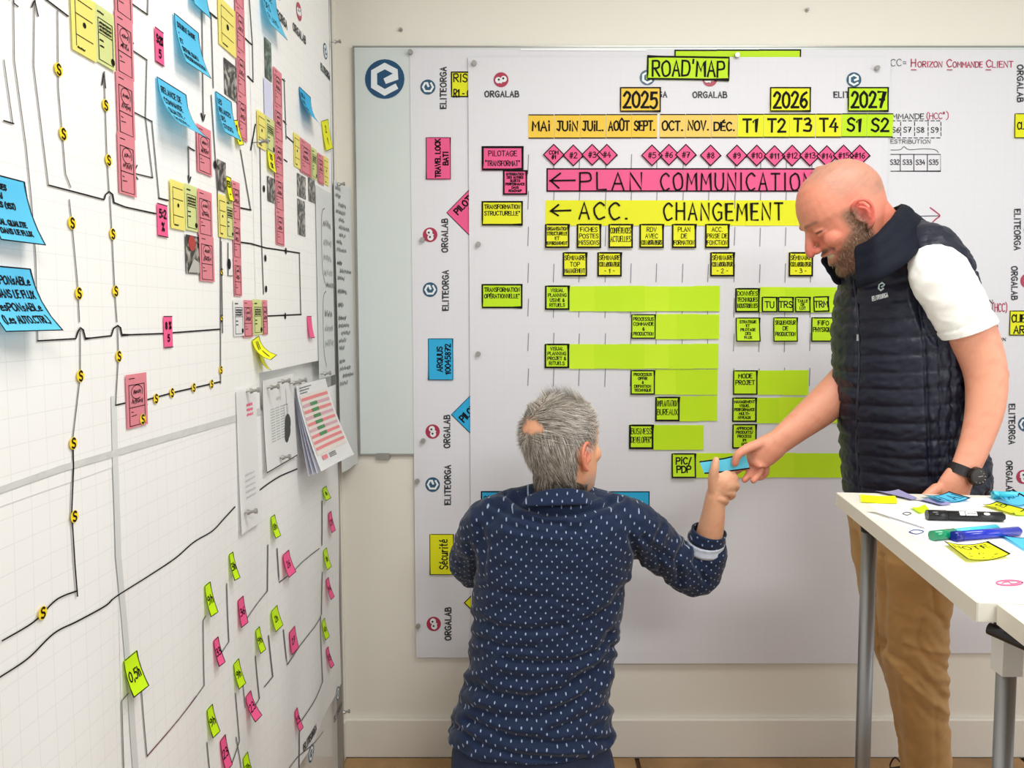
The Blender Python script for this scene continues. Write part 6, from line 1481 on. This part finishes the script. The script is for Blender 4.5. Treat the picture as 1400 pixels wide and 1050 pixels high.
# ================================================================ TABLES
TT = 1.063
M_top = mat('white laminate table top', (243, 240, 228), .3, coat=.2); M_edge = mat('cream edge band', (226, 220, 204), .45); M_leg = mat('satin silver steel', (150, 150, 150), .38, metal=.85); M_blk = mat('black plastic', (18, 18, 20), .4); M_brk = mat('white bracket', (222, 220, 212), .45)
A = onz(1144, 673, TT); B = onz(1337, 823, TT)
def table(A, B, length, label, th=.027):
    """A far-left corner, B near-left corner; the top runs to the right"""
    e = (B - A); e.z = 0; depth = e.length; ed = e.normalized(); rt = Vector((-ed.y, ed.x, 0))
    if rt.x < 0: rt = -rt
    t = empty('table', (A + B) / 2 + rt * length / 2 - Vector((0, 0, TT)), label, 'table')
    c = [A, B, B + rt * length, A + rt * length]
    def prism(pts, z0, z1): 
        n = len(pts); mb = MB(); mb.add([Vector((p.x, p.y, z0)) for p in pts] + [Vector((p.x, p.y, z1)) for p in pts], [tuple(range(n)), tuple(range(2 * n - 1, n - 1, -1))] + [(i, n + i, n + (i + 1) % n, (i + 1) % n) for i in range(n)]); return mb
    o = prism(c, TT - th, TT).build('table_top', M_top, t); bevel(o, .0012)
    k = .0015; n_ = -rt
    mb = MB()
    a0, b0 = A + n_ * k, B + n_ * k
    mb.add([Vector((a0.x, a0.y, TT - th)), Vector((b0.x, b0.y, TT - th)), Vector((b0.x, b0.y, TT - .0008)), Vector((a0.x, a0.y, TT - .0008)), Vector((A.x, A.y, TT - th)), Vector((B.x, B.y, TT - th)), Vector((B.x, B.y, TT - .0008)), Vector((A.x, A.y, TT - .0008))],
           [(0, 1, 2, 3), (3, 2, 6, 7), (0, 4, 5, 1), (0, 3, 7, 4), (1, 5, 6, 2)])
    mb.build('edge_band', M_edge, t)
    for f0, r0 in ((.07, .045), (depth - .05, .064), (.07, length - .05), (depth - .07, length - .05)):
        p = A + ed * f0 + rt * r0; mb = MB(); rl = .0125 if f0 > .3 else .0148; mb.cyl((p.x, p.y, .012), (p.x, p.y, TT - th - .035), rl, rl, 24); lg = mb.build('leg', M_leg, t, smooth=False)
        for pl in lg.data.polygons: pl.use_smooth = len(pl.vertices) == 4
        mb = MB(); mb.cyl((p.x, p.y, 0), (p.x, p.y, .014), .019, .019, 20); mb.build('foot', M_blk, lg)
        mb = MB(); mb.cyl((p.x, p.y, TT - th - .036), (p.x, p.y, TT - th - .001), .0155, .021, 20); mb.box((p.x - .03, p.y - .03, TT - th - .008), (p.x + .03, p.y + .03, TT - th - .0005)); mb.build('leg_clamp', M_blk, lg)
    # frame rail under the top
    a1, b1 = A + rt * .06 + ed * .09, B + rt * .06 - ed * .09
    mb = MB(); mb.add([v for p in (a1, b1) for v in (Vector((p.x, p.y, TT - th - .03)), Vector((p.x + .03, p.y, TT - th - .03)), Vector((p.x + .03, p.y, TT - th)), Vector((p.x, p.y, TT - th)))], [(0, 1, 2, 3), (7, 6, 5, 4), (0, 4, 5, 1), (1, 5, 6, 2), (2, 6, 7, 3), (3, 7, 4, 0)])
    mb.build('under_rail', M_blk, t)
    return t, A, ed, rt
t1, A_, ed, rt = table(A, B, 1.25, 'tall white-topped meeting table in front of the standing man')
B2 = onz(1363, 824, TT) + ed * .004; E2_ = B2 + ed * .62
t2, A2, _, _ = table(B2, E2_, 1.25, 'second tall white-topped table butted on at the lower right corner of the picture')
# white corner bracket of the near table
mb = MB(); p = B - ed * .05 + rt * .064; mb.box((p.x - .0138, p.y - .0138, TT - .115), (p.x + .0138, p.y + .0138, TT - .060)); mb.build('leg_sleeve', M_brk, t1)
p = A2 + rt * .02; mb = MB(); mb.cyl((p.x - .02, p.y + .02, TT - .04), (p.x + .03, p.y - .06, TT - .05), .008, .008, 12); mb.build('locking_lever', M_blk, t2)
# ---- things on the table
def T2(px, py, h=0): p = onz(px, py, TT + h); return p
def flatpaper(name, quad, m, label, cat, h=.0006, curl=0, lines=(), bd=0, group=None, n=8, sw=.002, curlside=3):
    """sheet lying on the table; quad = far-left, far-right, near-right, near-left pixels"""
    q = [T2(*c_) for c_ in quad]
    def f(u, v, e=0):
        a = q[0].lerp(q[1], u).lerp(q[3].lerp(q[2], u), v); z = h + e + curl * ((1 - u) if curlside == 0 else u if curlside == 1 else v if curlside == 2 else abs(2 * u - 1)) ** 2
        return Vector((a.x, a.y, TT + z))
    vs = [f(i / n, j / n) for j in range(n + 1) for i in range(n + 1)]; fs = [(j * (n + 1) + i, (j + 1) * (n + 1) + i, (j + 1) * (n + 1) + i + 1, j * (n + 1) + i + 1) for j in range(n) for i in range(n)]
    o = mk(name, vs, fs, m, label=label, cat=cat, group=group, smooth=True)
    w_ = (q[1] - q[0]).length; h_ = (q[3] - q[0]).length
    g2 = lambda u, v, e=0: f(u / w_, v / h_, .0006)
    if bd: mb = MB(); frame_border(mb, w_, h_, bd, g2, seg=8); mb.build('ink_border', INK, o)
    if lines: lettering(o, g2, w_, h_, lines, sw)
    return o
flatpaper('plotter_sheet', [(1186, 689), (1420, 676), (1420, 835), (1343, 795)], mat('table chart paper', (246, 246, 248), .5), 'large white paper sheet spread over the meeting table under the markers', 'paper sheet', .0004)
flatpaper('rolled_edge', [(1185, 700), (1215, 700), (1272, 722), (1262, 724)], M_white, 'curled near edge of the white paper strip on the table', 'paper sheet', .0012, .004)
bpy.data.objects['rolled_edge'].name = 'paper_strip'
flatpaper('sticky_note', [(1176, 678), (1224, 680), (1227, 690), (1177, 688)], N_yel, 'plain yellow-green note lying at the far left corner of the table', 'sticky note', .0016, .002)
flatpaper('sticky_note', [(1260, 680.5), (1297, 677), (1327, 686), (1284, 690)], N_blue, 'blue note with curled corners lying on the far side of the table', 'sticky note', .0016, .006, bd=.003, lines=('DELAI',))
flatpaper('sticky_note', [(1290, 746), (1350, 746.5), (1382, 764), (1322, 771)], N_yel, 'yellow note with black edge lying nearest on the table', 'sticky note', .0016, .006, lines=('NOTE', '. ,. ', '- . .-'), bd=.003)
flatpaper('sticky_note', [(1350, 680), (1384, 678), (1412, 694), (1376, 695)], N_blue, 'curled blue note at the right edge behind the yellow ones', 'sticky note', .004, .010, lines=('RELAIS', ''), bd=.003)
flatpaper('sticky_note', [(1342, 693), (1362, 689), (1402, 700), (1384, 706)], N_yel, 'yellow note overlapped by blue notes at the right edge of the table', 'sticky note', .0022, .003, bd=.003, lines=('A.B', ''))
flatpaper('sticky_note', [(1368, 735), (1420, 738), (1430, 762), (1402, 756)], N_blue, 'blue note cut by the right picture edge behind the yellow one', 'sticky note', .0016, .003, bd=.002)
flatpaper('sticky_note', [(1384, 700), (1410, 700), (1415, 706), (1388, 707)], N_lime2, 'sliver of a green note at the right picture edge on the table', 'sticky note', .003, .002)
flatpaper('sticky_note', [(1244, 696), (1264, 693), (1270, 700), (1256, 704)], N_lime2, 'small yellow-green note under the black marker end', 'sticky note', .0016, .004)
sheetT = [o for o in bpy.data.objects if o.get('label', '').startswith('large white paper sheet spread')][0]
mb = MB()
for (x, y, w_, hh, m_) in ((1234, 702, 12, 2, 0), (1243, 727, 20, 3, 1)):
    ribbon(mb, [smoothp([(x, y), (x + w_ * .4, y - hh), (x + w_, y - hh * .2), (x + w_ * .5, y + hh), (x, y)])], .9, lambda u, v: T2(u, v, .0012), m_)
mb.build('handwriting', [INKG, INKB], sheetT)
mb = MB()
pl = [(1400 - 34 + 18 * math.cos(t) + 14, 796.5 + 3.4 * math.sin(t)) for t in [i * math.pi / 12 for i in range(25)]]
ribbon(mb, [pl], 2.0, lambda u, v: T2(u, v, .0012)); ribbon(mb, [smoothp([(1370, 797), (1378, 795), (1384, 798), (1394, 796)])], 1.4, lambda u, v: T2(u, v, .0012)); mb.build('printed_logo', mat('pink print', (232, 110, 150), .5), sheetT)
# lavender straps (paper band) on the far side
for quad, s in (([(1196, 674), (1228, 672), (1254, 684), (1244, 685)], 'left'), ([(1250, 684), (1270, 684), (1302, 691), (1284, 693)], 'right')):
    flatpaper('paper_band', quad, mat('lavender paper', (150, 146, 188), .6), 'narrow lavender paper band on the far side of the table, %s piece' % s, 'paper band', .002, .003)
# pens
def pen(p0, p1, r, body, label, cap=None, name='marker_pen', clip=None, cf=.3):
    p0, p1 = T2(*p0, r), T2(*p1, r); d = (p1 - p0); L_ = d.length; d = d / L_
    o = empty(name, (p0 + p1) / 2 - Vector((0, 0, r)), label, 'marker pen', 'marker pens on the table')
    mb = MB(); mb.cyl(p0 + d * L_ * cf, p1, r * .92, r * .92, 20)
    b = mb.build('barrel', body, o); 
    for pl in b.data.polygons: pl.use_smooth = len(pl.vertices) == 4
    mb = MB(); mb.cyl(p0, p0 + d * L_ * (cf + .01), r, r, 20); c = mb.build('cap', cap or body, o)
    for pl in c.data.polygons: pl.use_smooth = len(pl.vertices) == 4
    mb = MB(); mb.cyl(p1, p1 + d * .004, r * .7, r * .6, 16); mb.build('end_plug', body, o)
    return o, p0, p1, d, L_
M_pk = mat('glossy black plastic', (14, 14, 16), .25); M_pb = mat('blue ink plastic', (20, 40, 180), .2, coat=.4); M_pbc = mat('deep blue cap', (24, 30, 140), .2); M_pg = mat('green ink plastic', (0, 140, 96), .2, coat=.4); M_pgc = mat('sea green cap', (0, 120, 84), .2); M_pc = mat('cyan cap plastic', (70, 200, 220), .3)
o, p0, p1, d, L_ = pen((1267, 704), (1370, 706.5), .0095, M_pk, 'thick black marker with white printed label on the table', cf=.25)
up = Vector((0, 0, 1)); nn = (Vector((0, -1, .9))).normalized()
mb = MB()
for s0, s1, hw in ((.41, .48, .004), (.49, .64, .004)):
    for k in range(1):
        pts = [p0 + d * L_ * s + nn * .0093 + (nn.cross(d)) * v for s, v in ((s0, -hw), (s1, -hw), (s1, hw), (s0, hw))]; mb.add(pts, [(0, 1, 2, 3)])
c_ = p0 + d * L_ * .77 + nn * .0093; mb.add([c_ + d * .0055 * math.cos(t) + nn.cross(d) * .0026 * math.sin(t) for t in [i * math.pi / 8 for i in range(16)]], [tuple(range(16))])
lb_ = mb.build('printed_label', mat('white label', (232, 232, 232), .4), o)
mb = MB(); ribbon(mb, scribble(0, 0, .016, .0035), .0006, lambda u, v: p0 + d * (L_ * .51 + u) + nn * .0098 + nn.cross(d) * (v + .0015) * -1); mb.build('lettering', INK, lb_)
pen((1274, 732.5), (1362, 723), .0085, M_pc, 'green marker with pale cyan barrel behind the blue marker', M_pg, cf=.33)
pen((1303, 733.5), (1392, 726), .0085, M_pb, 'blue marker with glossy cap in front of the green one', M_pbc, cf=.1)
pen((1357, 676.5), (1425, 678), .008, M_pc, 'cyan marker at the far right edge of the table', cf=.1)
